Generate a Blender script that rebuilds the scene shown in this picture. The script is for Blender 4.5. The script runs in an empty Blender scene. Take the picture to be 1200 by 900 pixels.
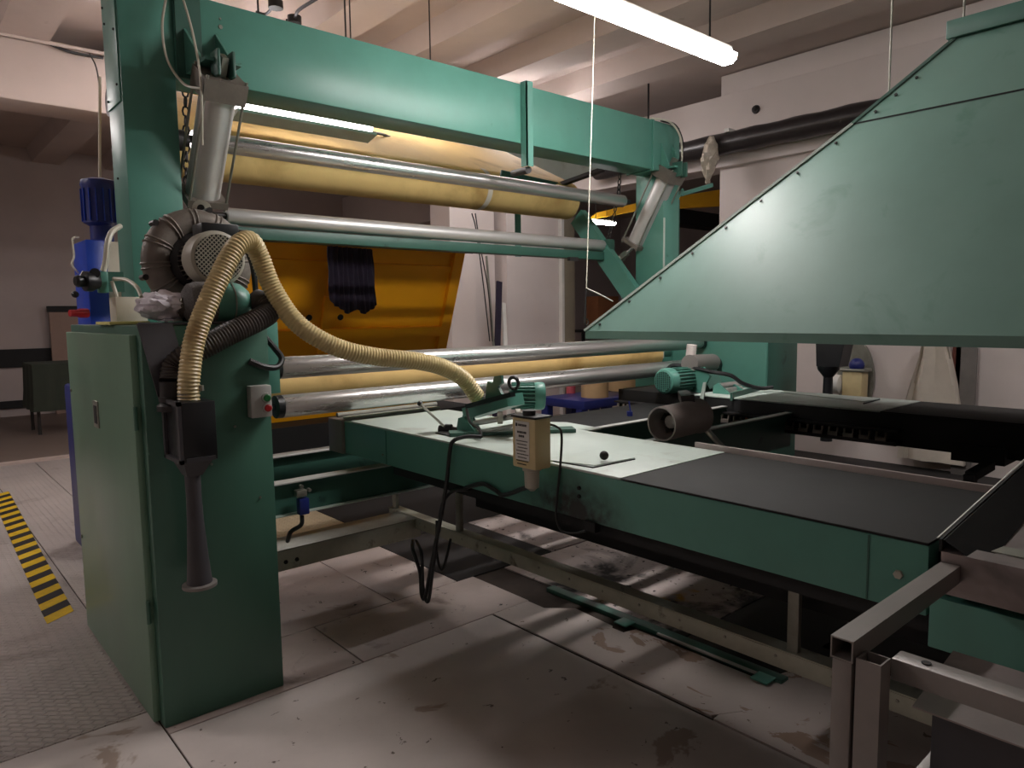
import bpy, bmesh, math, random
from mathutils import Vector, Matrix
random.seed(7)
V = Vector
PI = math.pi
scn = bpy.context.scene
COL = scn.collection

# ------------------------------------------------------------------ camera
cd = bpy.data.cameras.new('camera'); cam = bpy.data.objects.new('camera', cd); COL.objects.link(cam)
yaw, pitch, roll = 0.72044545, 0.09758819, -0.01316718
fw = V((math.sin(yaw)*math.cos(pitch), math.cos(yaw)*math.cos(pitch), -math.sin(pitch)))
r0 = V((math.cos(yaw), -math.sin(yaw), 0)); u0 = r0.cross(fw)
rt = r0*math.cos(roll) + u0*math.sin(roll); up = -r0*math.sin(roll) + u0*math.cos(roll)
M = Matrix((rt, up, -fw)).transposed().to_4x4(); M.translation = V((0, 0, 1.6))
cam.matrix_world = M
cd.sensor_width = 36; cd.lens = 838.4565/1200*36; cd.clip_end = 100; cd.clip_start = 0.02
scn.camera = cam

# ------------------------------------------------------------------ world, exposure
w = bpy.data.worlds.new('world'); scn.world = w; w.use_nodes = True
w.node_tree.nodes['Background'].inputs[0].default_value = (0.9, 0.85, 0.82, 1)
w.node_tree.nodes['Background'].inputs[1].default_value = 0.04
scn.view_settings.view_transform = 'Standard'; scn.view_settings.look = 'None'
scn.view_settings.gamma = 1; scn.view_settings.use_curve_mapping = False
scn.view_settings.exposure = 1.62
LAMP = 1.0
scn.cycles.max_bounces = 6; scn.cycles.diffuse_bounces = 4; scn.cycles.glossy_bounces = 4
scn.cycles.caustics_reflective = False; scn.cycles.caustics_refractive = False
scn.cycles.sample_clamp_indirect = 4

# ------------------------------------------------------------------ materials
def lin(c):
    return tuple(((x/255)/12.92 if x/255 <= .04045 else ((x/255+.055)/1.055)**2.4) for x in c) + (1,)
def mat(name, rgb, rough=.5, metal=0, var=.12, scale=3, spots=None, bump=0, bscale=60, emit=None, coat=0, streak=None, fine=None):
    m = bpy.data.materials.new(name); m.use_nodes = True
    nt = m.node_tree; N = nt.nodes; L = nt.links; b = N['Principled BSDF']
    b.inputs['Roughness'].default_value = rough; b.inputs['Metallic'].default_value = metal
    if emit:
        b.inputs['Base Color'].default_value = lin(rgb)
        b.inputs['Emission Color'].default_value = lin(rgb); b.inputs['Emission Strength'].default_value = emit
        return m
    tc = N.new('ShaderNodeTexCoord')
    mp = N.new('ShaderNodeMapping'); L.new(tc.outputs['Object'], mp.inputs[0])
    if streak: mp.inputs['Scale'].default_value = streak
    nz = N.new('ShaderNodeTexNoise'); nz.inputs['Scale'].default_value = scale; nz.inputs['Detail'].default_value = 6; nz.inputs['Roughness'].default_value = .65
    L.new(mp.outputs[0], nz.inputs[0])
    base = lin(rgb)
    cr = N.new('ShaderNodeValToRGB'); L.new(nz.outputs[0], cr.inputs[0])
    cr.color_ramp.elements[0].position = .3; cr.color_ramp.elements[1].position = .7
    cr.color_ramp.elements[0].color = tuple(max(0, x*(1-var)) for x in base[:3]) + (1,)
    cr.color_ramp.elements[1].color = tuple(min(1, x*(1+var)) for x in base[:3]) + (1,)
    out = cr.outputs[0]
    for (rgb2, sc, lo, hi, dist) in (spots or []):
        n2 = N.new('ShaderNodeTexNoise'); n2.inputs['Scale'].default_value = sc; n2.inputs['Detail'].default_value = 5
        n2.inputs['Roughness'].default_value = .6; n2.inputs['Distortion'].default_value = dist
        L.new(tc.outputs['Object'], n2.inputs[0])
        r2 = N.new('ShaderNodeValToRGB'); r2.color_ramp.elements[0].position = lo; r2.color_ramp.elements[1].position = hi
        L.new(n2.outputs[0], r2.inputs[0])
        mx = N.new('ShaderNodeMix'); mx.data_type = 'RGBA'; L.new(r2.outputs[0], mx.inputs[0])
        L.new(out, mx.inputs[6]); mx.inputs[7].default_value = lin(rgb2); out = mx.outputs[2]
    L.new(out, b.inputs['Base Color'])
    rr = N.new('ShaderNodeMapRange'); rr.inputs[3].default_value = max(.03, rough-.08); rr.inputs[4].default_value = min(1, rough+.1)
    L.new(nz.outputs[0], rr.inputs[0]); L.new(rr.outputs[0], b.inputs['Roughness'])
    if bump:
        n3 = N.new('ShaderNodeTexNoise'); n3.inputs['Scale'].default_value = bscale; n3.inputs['Detail'].default_value = 3
        L.new(mp.outputs[0], n3.inputs[0])
        bp = N.new('ShaderNodeBump'); bp.inputs['Strength'].default_value = bump; bp.inputs['Distance'].default_value = .01
        L.new(n3.outputs[0], bp.inputs['Height']); L.new(bp.outputs[0], b.inputs['Normal'])
    if coat: b.inputs['Coat Weight'].default_value = coat
    return m
TEAL = mat('teal_paint', (84, 139, 125), .38, 0, .10, 2, spots=[((40, 84, 72), 9, .70, .80, .3), ((150, 170, 158), 45, .76, .80, 0)], bump=.05, bscale=4)
TEALD = mat('dark_teal_paint', (52, 92, 80), .45, 0, .12, 3, spots=[((25, 50, 44), 7, .62, .75, .3)])
CABG = mat('cabinet_green', (68, 108, 92), .36, 0, .12, 2.5, streak=(1, 1, .25), bump=.03, bscale=3)
CABD = mat('cabinet_door_green', (112, 144, 122), .30, 0, .16, 2.5, streak=(1, 1, .3), bump=.03, bscale=3)
HOODM = mat('hood_paint', (102, 134, 124), .42, 0, .10, 1.6, spots=[((70, 112, 98), 4, .6, .8, .5)], bump=.25, bscale=1.6)
PALE = mat('worn_lit_pale_green', (186, 198, 190), .42, 0, .08, 4, spots=[((150, 150, 138), 3, .58, .78, .6), ((110, 112, 100), 26, .70, .78, 0)])  # worn paint, with lamp light on the table tops put into the pale base
RUBBER = mat('black_rubber_sheet', (24, 24, 22), .8, 0, .25, 5, spots=[((44, 43, 40), 30, .66, .78, 0)])
BLACK = mat('black_grease', (9, 9, 10), .7, 0, .4, 14)
SOOT_SHADE = mat('sooty_shaded_floor', (30, 27, 26), .8, 0, .4, 5)  # real soot, plus the shade under the tables put into the dark base
SOOT_LIT = mat('sooty_lamp_lit_floor', (176, 164, 160), .75, 0, .2, 5, spots=[((24, 21, 20), 1.9, .50, .60, .5), ((40, 34, 32), 20, .60, .66, .2), ((170, 130, 40), 2.6, .68, .74, .2)])  # pale base paints the lamp-lit floor patch; soot spots and yellow stain are real
BPLASTIC = mat('black_plastic', (26, 27, 30), .36, 0, .15, 8)
CHAR = mat('charcoal_sheet', (66, 64, 68), .48, 0, .10, 5)
STEEL = mat('polished_steel', (214, 212, 210), .28, .9, .10, 6, streak=(.15, 1, 1))
ALU = mat('matt_aluminium', (206, 204, 202), .42, .6, .10, 5, streak=(.15, 1, 1))
ZINC = mat('galvanised_metal', (148, 148, 138), .45, .7, .18, 10)
RAILM = mat('worn_rail_metal', (172, 172, 156), .5, .35, .15, 8, spots=[((92, 84, 70), 9, .62, .75, .4)])
IRON = mat('cast_iron_grey', (118, 110, 102), .5, .3, .18, 12, bump=.1, bscale=90)
COWL = mat('grey_motor_cowl', (168, 164, 150), .42, 0, .08, 6)
DARKM = mat('dark_metal', (54, 52, 52), .45, .6, .2, 8)
CREAM = mat('cream_plastic', (204, 186, 140), .40, 0, .10, 6, spots=[((168, 136, 80), 5, .56, .78, .2)])
CREAMW = mat('cream_white_paint', (216, 208, 190), .5, 0, .05, 4)
HOSE = mat('cream_corrugated_hose', (206, 186, 136), .36, 0, .12, 8, spots=[((168, 140, 92), 7, .55, .7, .3)])
DHOSE = mat('dark_corrugated_hose', (62, 56, 52), .42, 0, .2, 12)
CABLE = mat('black_cable_rubber', (22, 22, 24), .42, 0, .1, 10)
WHITEH = mat('milky_tube', (200, 196, 180), .4, 0, .05, 10)
YEL = mat('yellow_apron_felt', (222, 188, 122), .75, 0, .08, 3, streak=(1, .3, .3), spots=[((176, 138, 78), 2.2, .55, .75, .2)], bump=.05, bscale=160)
YELG = mat('greyed_apron_felt', (172, 156, 116), .8, 0, .12, 12, streak=(2, .12, .12))
ORNG = mat('orange_yellow_enamel', (238, 164, 20), .42, 0, .06, 2, bump=.04, bscale=3)
CRANE = mat('crane_yellow_paint', (226, 170, 24), .5, 0, .06, 2)
NAVY = mat('navy_cloth', (40, 32, 50), .9, 0, .2, 14)
BLUE = mat('blue_enamel', (26, 62, 170), .35, 0, .1, 4)
BLUED = mat('dark_blue_paint', (28, 40, 110), .4, 0, .1, 6)
RED = mat('red_plastic', (176, 28, 34), .4, 0, .1, 8)
GREEN = mat('green_plastic', (30, 120, 60), .4, 0, .1, 8)
LGREY = mat('light_grey_plastic', (176, 176, 172), .45, 0, .06, 8)
PAPER = mat('crumpled_paper', (232, 226, 234), .85, 0, .05, 20, spots=[((30, 30, 30), 40, .70, .73, 0)])
GCLOTH = mat('dark_green_cloth', (48, 54, 44), .9, 0, .15, 10)
BOARD = mat('pinkish_board', (148, 124, 112), .8, 0, .08, 4)
CARD = mat('brown_cardboard', (150, 96, 60), .8, 0, .08, 6)
DRUM = mat('tan_drum_paper', (198, 166, 120), .7, 0, .08, 4)
WALL = mat('painted_wall', (214, 203, 198), .85, 0, .04, 1.5, spots=[((150, 138, 130), 4, .70, .85, .2)])
WALL2 = mat('far_wall', (172, 160, 156), .9, 0, .06, 1.2)
CEIL = mat('painted_concrete_ceiling', (190, 174, 166), .9, 0, .06, 1.5, spots=[((140, 124, 112), 3, .68, .85, .2)])
GREYT = mat('grey_painted_tube', (128, 122, 118), .42, .25, .10, 8, spots=[((168, 160, 156), 6, .68, .8, .5)])
GALVP = mat('galvanised_trough', (150, 140, 138), .35, .6, .18, 4, spots=[((80, 74, 72), 3, .55, .75, .5)])
PIPEB = mat('black_duct_wrap', (48, 44, 44), .32, .1, .2, 10, spots=[((120, 114, 110), 14, .72, .78, .4)])
PLASTIC = mat('clear_plastic_bag', (196, 186, 170), .25, 0, .15, 20)
WHITEC = mat('white_cotton', (208, 198, 184), .85, 0, .06, 6, spots=[((150, 110, 70), 5, .68, .8, .3)])
DRUMG = mat('dusty_drum_grey', (158, 148, 144), .5, .1, .15, 8)
TUBE = mat('lit_diffuser', (255, 249, 246), .5, emit=32)
TUBES = mat('short_and_fill_diffuser', (255, 249, 246), .5, emit=6)
TUBEF = mat('far_and_fill_tube', (254, 248, 248), .5, emit=24)
TUBEW = mat('weak_fill_tube', (254, 246, 244), .5, emit=3.5)
TUBEA = mat('aisle_tube', (254, 246, 244), .5, emit=40)
TUBED = mat('dim_fill_tube', (254, 246, 244), .5, emit=9)
LAMPB = mat('lamp_body', (216, 214, 208), .5)
TAPEY = mat('yellow_tape', (216, 178, 24), .55, 0, .15, 20)
TAPEK = mat('black_tape', (34, 32, 32), .6, 0, .2, 20)
PLATE = mat('painted_floor_plate', (196, 186, 181), .55, 0, .10, 2.2,
            spots=[((156, 138, 126), 2.6, .615, .65, .6), ((96, 84, 76), 13, .665, .69, .4), ((48, 42, 40), 38, .735, .75, .2)], bump=.06, bscale=25)
PLATE2 = mat('dusty_floor_plate', (180, 166, 160), .6, 0, .14, 2.2,
            spots=[((104, 88, 80), 3, .58, .72, .6), ((36, 32, 32), 22, .67, .70, .2)], bump=.1, bscale=30)
PLATEC = mat('chipped_floor_plate', (188, 176, 170), .5, 0, .08, 2.2,
            spots=[((150, 126, 110), 3.4, .58, .60, .8), ((100, 84, 72), 14, .66, .68, .4)], bump=.06, bscale=25)
FFLOOR = mat('far_brown_floor', (112, 98, 90), .55, 0, .1, 1)
FBASE = mat('joint_dirt', (58, 48, 42), .9, 0, .3, 10)

def tread(nm='tread_plate', rgb=(190, 180, 174)):
    m = mat(nm, rgb, .5, 0, .12, 1.6, spots=[((120, 104, 92), 1.5, .56, .75, .6)])
    nt = m.node_tree; N = nt.nodes; L = nt.links; b = N['Principled BSDF']
    tc = N.new('ShaderNodeTexCoord'); br = N.new('ShaderNodeTexBrick')
    mp = N.new('ShaderNodeMapping'); mp.inputs['Rotation'].default_value = (0, 0, PI/4)
    L.new(tc.outputs['Object'], mp.inputs[0]); L.new(mp.outputs[0], br.inputs[0])
    br.inputs['Scale'].default_value = 15; br.inputs['Mortar Size'].default_value = .09; br.inputs['Mortar Smooth'].default_value = .6
    br.inputs['Brick Width'].default_value = .9; br.inputs['Row Height'].default_value = .45
    bp = N.new('ShaderNodeBump'); bp.inputs['Strength'].default_value = 1; bp.inputs['Distance'].default_value = .014
    L.new(br.outputs['Fac'], bp.inputs['Height']); L.new(bp.outputs[0], b.inputs['Normal'])
    return m
TREAD = tread()
TREADY = tread('sandy_tread_plate', (200, 182, 150))

# ------------------------------------------------------------------ geometry helpers
def nb(): return bmesh.new()
def box(bm, a, b, bev=0):
    a, b = V(a), V(b)
    lo = V([min(a[i], b[i]) for i in range(3)]); hi = V([max(a[i], b[i]) for i in range(3)])
    r = bmesh.ops.create_cube(bm, size=1); vs = r['verts']
    for v in vs: v.co = V([(lo[i]+hi[i])/2 + v.co[i]*(hi[i]-lo[i]) for i in range(3)])
    if bev:
        es = list({e for v in vs for e in v.link_edges})
        bmesh.ops.bevel(bm, geom=es, offset=bev, segments=2, affect='EDGES', profile=.5)
    return bm
def basis(d):
    d = d.normalized(); a = V((0, 0, 1)) if abs(d.z) < .9 else V((1, 0, 0))
    x = d.cross(a).normalized(); y = d.cross(x); return x, y
def loft(bm, rings, cap0=True, cap1=True):
    R = [[bm.verts.new(p) for p in r] for r in rings]; n = len(R[0])
    for a, b in zip(R, R[1:]):
        for i in range(n):
            f = bm.faces.new((a[i], a[(i+1) % n], b[(i+1) % n], b[i])); f.smooth = n > 6
    if cap0: bm.faces.new(R[0])
    if cap1: bm.faces.new(list(reversed(R[-1])))
    return bm
def lathe(bm, p0, axis, prof, n=24, cap0=True, cap1=True):
    """prof: list of (distance along axis, radius)"""
    p0 = V(p0); d = V(axis).normalized(); x, y = basis(d)
    rings = [[p0 + d*t + (x*math.cos(2*PI*i/n) + y*math.sin(2*PI*i/n))*max(r, .0005) for i in range(n)] for t, r in prof]
    return loft(bm, rings, cap0, cap1)
def cyl(bm, a, b, r, r2=None, n=24):
    a, b = V(a), V(b); return lathe(bm, a, b-a, [(0, r), ((b-a).length, r if r2 is None else r2)], n)
def spline(pts, k=8):
    pts = [V(p) for p in pts]; P = [pts[0]*2-pts[1]] + pts + [pts[-1]*2-pts[-2]]; out = []
    for i in range(1, len(P)-2):
        a, b, c, d = P[i-1:i+3]
        for j in range(k):
            t = j/k
            out.append(.5*((2*b) + (c-a)*t + (2*a-5*b+4*c-d)*t*t + (3*b-a-3*c+d)*t**3))
    out.append(pts[-1]); return out
def resample(path, step):
    L = [0]
    for a, b in zip(path, path[1:]): L.append(L[-1] + (b-a).length)
    n = max(2, int(L[-1]/step)); out = []; j = 0
    for i in range(n+1):
        s = L[-1]*i/n
        while j < len(L)-2 and L[j+1] < s: j += 1
        t = (s-L[j])/max(1e-9, L[j+1]-L[j]); out.append(path[j].lerp(path[j+1], t))
    return out, L[-1]/n
def tube(bm, path, r, n=8, cap=True, rf=None):
    path = [V(p) for p in path]
    t = (path[1]-path[0]).normalized(); x, y = basis(t); rings = []
    for i, p in enumerate(path):
        t2 = (path[min(i+1, len(path)-1)] - path[max(i-1, 0)])
        t2 = t2.normalized() if t2.length > 1e-9 else t
        x = (x - t2*x.dot(t2)).normalized(); y = t2.cross(x); t = t2
        rr = rf(i) if rf else r
        rings.append([p + (x*math.cos(2*PI*j/n) + y*math.sin(2*PI*j/n))*rr for j in range(n)])
    return loft(bm, rings, cap, cap)
def cord(bm, pts, r, n=8, k=8): return tube(bm, spline(pts, k), r, n)
def corr(bm, pts, r, pitch=.014, amp=.08, n=18, r1=None):
    path, st = resample(spline(pts, 16), pitch/4); N_ = len(path)
    def rf(i):
        b = r if r1 is None else r + (r1-r)*i/N_
        return b*(1 + amp*math.cos(2*PI*i/4))
    return tube(bm, path, r, n, True, rf)
def prism(bm, pts, off):
    """planar polygon pts extruded by vector off"""
    off = V(off); a = [V(p) for p in pts]; b = [p+off for p in a]
    return loft(bm, [a, b])
def beam_between(bm, a, b, wx, wz, roll_axis=(1, 0, 0)):
    """rectangular bar from a to b; wx across roll_axis, wz the other way"""
    a, b = V(a), V(b); d = (b-a).normalized(); x = V(roll_axis); x = (x-d*x.dot(d)).normalized(); z = d.cross(x)
    q = [(-1, -1), (1, -1), (1, 1), (-1, 1)]
    return loft(bm, [[p + x*wx/2*i + z*wz/2*j for i, j in q] for p in (a, b)])
def torus(bm, c, axis, R, r, n=32, m=10, a0=0, a1=2*PI, ref=None):
    c = V(c); d = V(axis).normalized(); x, y = basis(d)
    if ref is not None: x = (V(ref)-d*V(ref).dot(d)).normalized(); y = d.cross(x)
    full = abs(a1-a0-2*PI) < 1e-6; rings = []
    k = n if full else n+1
    for i in range(k):
        t = a0 + (a1-a0)*i/n; e = x*math.cos(t)+y*math.sin(t)
        rings.append([c + e*(R + r*math.cos(2*PI*j/m)) + d*r*math.sin(2*PI*j/m) for j in range(m)])
    if full: rings.append(rings[0])
    loft(bm, rings, not full, not full)
    if full: bmesh.ops.remove_doubles(bm, verts=bm.verts, dist=1e-6)
    return bm
def sphere(bm, c, r, n=16):
    return lathe(bm, V(c)-V((0, 0, r)), (0, 0, 1), [(r-r*math.cos(PI*i/n), r*math.sin(PI*i/n)) for i in range(n+1)], n*2)

ORG = {}
def thing(name, label, cat, loc=(0, 0, 0), group=None):
    o = bpy.data.objects.new(name, None); o.empty_display_size = .1; COL.objects.link(o)
    o.location = loc; o['label'] = label; o['category'] = cat
    if group: o['group'] = group
    ORG[o.name] = V(loc); return o
def obj(name, bm, m, parent=None, label=None, kind=None, sharp=35):
    me = bpy.data.meshes.new(name)
    bmesh.ops.recalc_face_normals(bm, faces=bm.faces)
    for f in bm.faces:
        if sharp: f.smooth = True
    for e in bm.edges:
        if len(e.link_faces) == 2 and e.calc_face_angle(0) > math.radians(sharp): e.smooth = False
    if parent is not None: org = ORG[parent.name]
    else:
        c = [v.co for v in bm.verts]
        org = V((sum(v.x for v in c)/len(c), sum(v.y for v in c)/len(c), min(v.z for v in c)))
    bmesh.ops.translate(bm, verts=bm.verts, vec=-org)
    bm.to_mesh(me); bm.free(); me.materials.append(m)
    o = bpy.data.objects.new(name, me); COL.objects.link(o)
    if parent is None: o.location = org
    else: o.parent = parent
    ORG[o.name] = org
    if label: o['label'] = label
    if kind: o['kind'] = kind
    return o
def solo(name, bm, m, label, cat, group=None):
    o = obj(name, bm, m); o['label'] = label; o['category'] = cat
    if group: o['group'] = group
    return o
def struct(name, bm, m, parent=None):
    o = obj(name, bm, m, parent)
    if parent is None: o['kind'] = 'structure'
    return o
def bolt(parent, p, axis, r=.008, h=.006, m=None, name='bolt'):
    return obj(name, lathe(nb(), p, axis, [(0, r), (h, r*.9)], 6), m or ZINC, parent)

# ================================================================== SETTING
fl = struct('floor', box(nb(), (-5, -4, -.2), (17, 15, -.012)), FBASE)
def plate(x0, x1, y0, y1, m, name='floor_plate', z=0, t=.011):
    g = .0035
    return obj(name, box(nb(), (x0+g, y0+g, z-t), (x1-g, y1-g, z), .0025), m, fl)
X1, X2, X3 = 1.57, 2.345, 2.86
plate(-5, -.6, -4, 3.09, PLATE); plate(-.6, .72, -4, 1.2, PLATE); plate(-.6, .72, 1.2, 3.09, PLATE)
plate(.72, X2, -4, 1.1, PLATE); plate(.72, X2, 1.1, 2.86, PLATE)
plate(-5, -.6, 3.09, 9.6, TREAD, 'tread_plate'); plate(-.6, .745, 3.09, 6.2, TREAD, 'tread_plate'); plate(-.6, .745, 6.2, 9.6, TREAD, 'tread_plate')
plate(.745, 1.2, 4.3, 9.6, TREAD, 'tread_plate')
plate(.72, X1, 2.86, 3.37, PLATE2); plate(X1, 2.62, 2.86, 3.37, PLATE2)
plate(.745, 2.05, 3.37, 4.3, PLATE2); plate(2.05, 2.5, 3.37, 4.3, PLATE2); plate(2.5, 3.3, 3.37, 4.3, SOOT_SHADE)
plate(1.2, 2.6, 4.3, 6.2, TREADY, 'tread_plate'); plate(2.6, 4.6, 4.3, 6.2, SOOT_SHADE); plate(1.2, 4.6, 6.2, 9.6, TREAD, 'tread_plate')
plate(4.6, 17, 4.3, 9.6, FFLOOR)
# chipped cover plates beside the rail, slightly lapped
def poly_plate(pts, z0, z1, m, parent=fl, name='floor_plate'):
    return obj(name, prism(nb(), [(p[0], p[1], z0) for p in pts], (0, 0, z1-z0)), m, parent)
poly_plate([(2.35, 2.852), (2.36, 1.52), (2.48, 1.45), (2.50, 1.85), (2.60, 2.25), (2.70, 2.32), (2.72, 2.60), (2.60, 2.72), (2.60, 2.852)], -.0005, .004, PLATEC)
poly_plate([(2.365, 1.515), (2.62, 1.50), (2.765, 1.53), (2.765, 2.22), (2.69, 2.24), (2.69, 2.62), (2.365, 2.62)], -.011, -.001, PLATEC)
poly_plate([(2.35, 1.50), (2.36, -.4), (3.25, -.4), (3.20, 1.42), (2.78, 1.52)], -.011, .002, PLATEC)
plate(X3, 4.6, 2.0, 3.36, SOOT_LIT); plate(3.3, 4.6, 3.37, 4.3, SOOT_LIT); plate(X3, 4.6, 1.4, 2.0, SOOT_SHADE); plate(4.6, 7.8, -1, 4.3, SOOT_SHADE); plate(3.25, 4.2, -4, 1.5, SOOT_SHADE)
plate(-5, 17, 9.6, 14.3, FFLOOR, z=.02, t=.03)
struct('trim_1', box(nb(), (-5, 9.58, -.01), (8, 9.66, .03)), CEIL)

struct('wall_back', box(nb(), (-5, 14.3, 0), (17, 14.5, 4.6)), WALL2)
struct('baseboard_back', box(nb(), (-5, 14.25, .16), (5.9, 14.3, .28)), BLACK)
struct('trim_2', box(nb(), (-5, 14.26, .83), (5.9, 14.3, 1.13)), BLACK)
struct('wall_right', box(nb(), (7.8, -4, 0), (8.1, 5.0, 4.4)), WALL)
struct('trim_3', box(nb(), (7.72, -4, 3.32), (8.12, 14.3, 4.15), .01), WALL)
struct('wall_left', box(nb(), (-5.2, -4, 0), (-5, 14.3, 4.6)), WALL)
struct('wall_front', box(nb(), (-5, -4.2, 0), (8.1, -4, 4.6)), WALL)
struct('wall_far_right', box(nb(), (17, 5, 0), (17.2, 14.3, 4.6)), WALL2)
# pillars and partition behind the machine
struct('wall_middle', box(nb(), (6.95, 8.0, 0), (8.02, 8.3, 4.4)), WALL)
pil = struct('wall_rear', box(nb(), (5.93, 8.0, 0), (6.36, 8.45, 4.4)), WALL)
struct('wall_rear', box(nb(), (6.36, 8.12, 0), (6.82, 8.5, 4.4)), WALL)
struct('door_1', box(nb(), (8.10, 7.95, 0), (8.34, 8.05, 4.4), .01), mat('grey_door_frame', (140, 130, 112), .6))
struct('trim_4', box(nb(), (8.03, 7.93, 0), (8.08, 8.1, 4.4)), LAMPB)
ce = struct('ceiling', box(nb(), (-5, -4, 4.42), (17, 14.3, 4.6)), CEIL)
for i in range(-4, 15):
    x = 1.08*i + .11
    b = nb(); pr = [(-.20, 4.2), (.20, 4.2), (.26, 4.43), (-.26, 4.43)]
    if -5 < x < 7.6 :
        prism(b, [(x+dx, -4, z) for dx, z in pr], (0, 12.2, 0)); obj('rib', b, CEIL, ce)
        b = nb(); prism(b, [(x+dx, 8.7, z) for dx, z in pr], (0, 5.6, 0)); obj('rib', b, CEIL, ce)
struct('trim_5', box(nb(), (-5, 8.19, 3.64), (7.8, 8.69, 4.2), .02), CEIL)
struct('trim_6', cyl(nb(), (-5, 8.12, 4.16), (2.2, 8.12, 4.20), .018, n=10), CEIL)

# ================================================================== LAMPS
def lamp(name, x0, x1, y, z, label, wires, group='ceiling lamps', tm=None, below=False):
    t = thing(name, label, 'lamp', ((x0+x1)/2, y, z))
    obj('lamp_body', box(nb(), (x0+.03, y-.05, z+.035), (x1-.03, y+.05, z+.075), .008), LAMPB, t)
    b = nb(); n = 10
    prof = [(-.06, .04), (-.055, .01), (-.03, -.01), (.03, -.01), (.055, .01), (.06, .04)]
    prism(b, [(x0, y+a, z+c) for a, c in prof], (x1-x0, 0, 0)); obj('diffuser', b, tm or TUBE, t)
    if below: obj('lamp_tray', prism(nb(), [(x0-.02, y+.09, z+.0), (x0-.02, y-.075, z-.012), (x0-.02, y-.075, z-.03), (x0-.02, y+.05, z-.06)], (x1-x0+.04, 0, 0)), LAMPB, t)
    for wx in wires: obj('hanging_wire', cyl(nb(), (wx, y, z+.07), (wx, y, 4.44), .006, n=6), DARKM, t)
    return t
lamp('fluorescent_lamp', 2.2, 3.81, 2.4, 3.035, 'lit fluorescent lamp hanging in front of the green beam', [3.62, 2.45])
lamp('fluorescent_lamp', (1.736,4.500,2.900)[0], (2.653,4.500,2.884)[0], 4.5, (1.735,4.500,2.890)[2]-.02, 'short lit fluorescent lamp behind the green beam above the felt apron', [1.9, 2.5], tm=TUBES, below=True)
lamp('fluorescent_lamp', (9.856,9.000,3.221)[0], (10.495,9.000,3.267)[0], 9.0, 3.24, 'distant lit lamp under the yellow crane rail', [10.0, 10.3], tm=TUBEF)
for (x, y, z, m_, lab) in ((-2.0, 6.2, 3.9, TUBEA, 'above the aisle left of the cabinet'), (-1.6, 1.2, 3.9, TUBEW, 'added as unseen weak fill left of the viewpoint'), (3.5, 5.5, 3.62, TUBES, 'added as hidden fill behind the beam above the felt apron'), (.2, 7.4, 3.3, TUBED, 'added as fill over the aisle behind the blue machine'),
        (6.0, 6.3, 3.9, TUBEF, 'added as hidden fill behind the right half of the green beam'), (2.5, 7.0, 3.9, TUBEF, 'added as hidden fill behind the left half of the green beam'), (6.0, .6, 4.0, TUBEF, 'added as unseen fill above the hood by the right wall'),
        (9.0, 9.6, 4.05, TUBED, 'added as unseen fill in the far right room'), (3.8, 10.8, 3.9, TUBED, 'added as unseen fill in the far left room behind the concrete beam'), (6.4, 3.9, 4.05, TUBED, 'beside the right wall duct')):
    if y == 3.9: continue
    lamp('fluorescent_lamp', x-.6, x+.6, y, z, 'lit ceiling tube lamp ' + lab, [x-.4, x+.4], tm=m_)  # unseen tubes; all but the one left of the cabinet are added fill light

# ================================================================== CONTROL CABINET (left)
cx0, cx1, cy0, cy1, cz = .70, 1.205, 2.905, 4.19, 1.575
t = thing('control_cabinet', 'tall green steel control cabinet under the left gantry post', 'cabinet', ((cx0+cx1)/2, (cy0+cy1)/2, 0))
obj('body', box(nb(), (cx0+.02, cy0, 0), (cx1, cy1, cz), .006), CABG, t)
dr = obj('door', box(nb(), (cx0-.006, cy0+.055, .012), (cx0+.022, cy1-.02, cz-.035), .005), CABD, t)
h = nb(); box(h, (cx0-.012, 3.55, 1.12), (cx0-.004, 3.64, 1.24), .003); obj('latch', h, ZINC, dr)
obj('latch_pocket', box(nb(), (cx0-.014, 3.565, 1.14), (cx0-.011, 3.615, 1.22)), BLACK, dr)
for z in (.42, 1.18): obj('hinge', cyl(nb(), (cx0-.002, cy0+.045, z), (cx0-.002, cy0+.045, z+.09), .008, n=10), CABG, t)
for z in (.5, 1.25): bolt(t, (cx0-.006, cy1-.06, z), (-1, 0, 0), .01)
for p in ((1.05, 1.16), (1.14, .85), (.95, 1.02)): bolt(t, (p[0], cy0, p[1]), (0, -1, 0), .006, .004)
obj('mounting_plate', box(nb(), (1.20, 3.0, 1.27), (1.29, 3.012, 1.58), .002), TEAL, t)
obj('top_plate', box(nb(), (cx0+.1, cy0-.004, cz), (cx1, 3.25, cz+.01), .002), CHAR, t, label='dark grey sheet on the cabinet top')

# ================================================================== GANTRY
g = thing('gantry_frame', 'large green portal frame of two box posts and a top beam carrying the rollers', 'machine frame', (3.1, 3.9, 0))
obj('post', box(nb(), (.93, 3.8, 1.578), (1.175, 4.06, 3.178), .006), TEAL, g)
obj('post', box(nb(), (5.08, 3.8, 0), (5.30, 4.1, 3.178), .006), TEAL, g)
obj('seam_cover', box(nb(), (.922, 3.81, 2.62), (.931, 4.05, 3.17), .002), TEAL, g)
bmf = obj('beam', box(nb(), (1.178, 3.79, 2.78), (5.27, 4.05, 3.18), .006), TEAL, g)
obj('end_plate', box(nb(), (4.90, 3.775, 2.77), (4.915, 4.06, 3.185)), TEAL, bmf)
obj('end_plate', box(nb(), (1.18, 3.775, 2.77), (1.30, 3.79, 3.17)), TEALD, bmf)
for z in (2.9, 3.06): bolt(bmf, (1.4, 3.79, z), (0, -1, 0), .012); bolt(bmf, (1.4, 3.79, z+.04), (0, -1, 0), .006)
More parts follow.
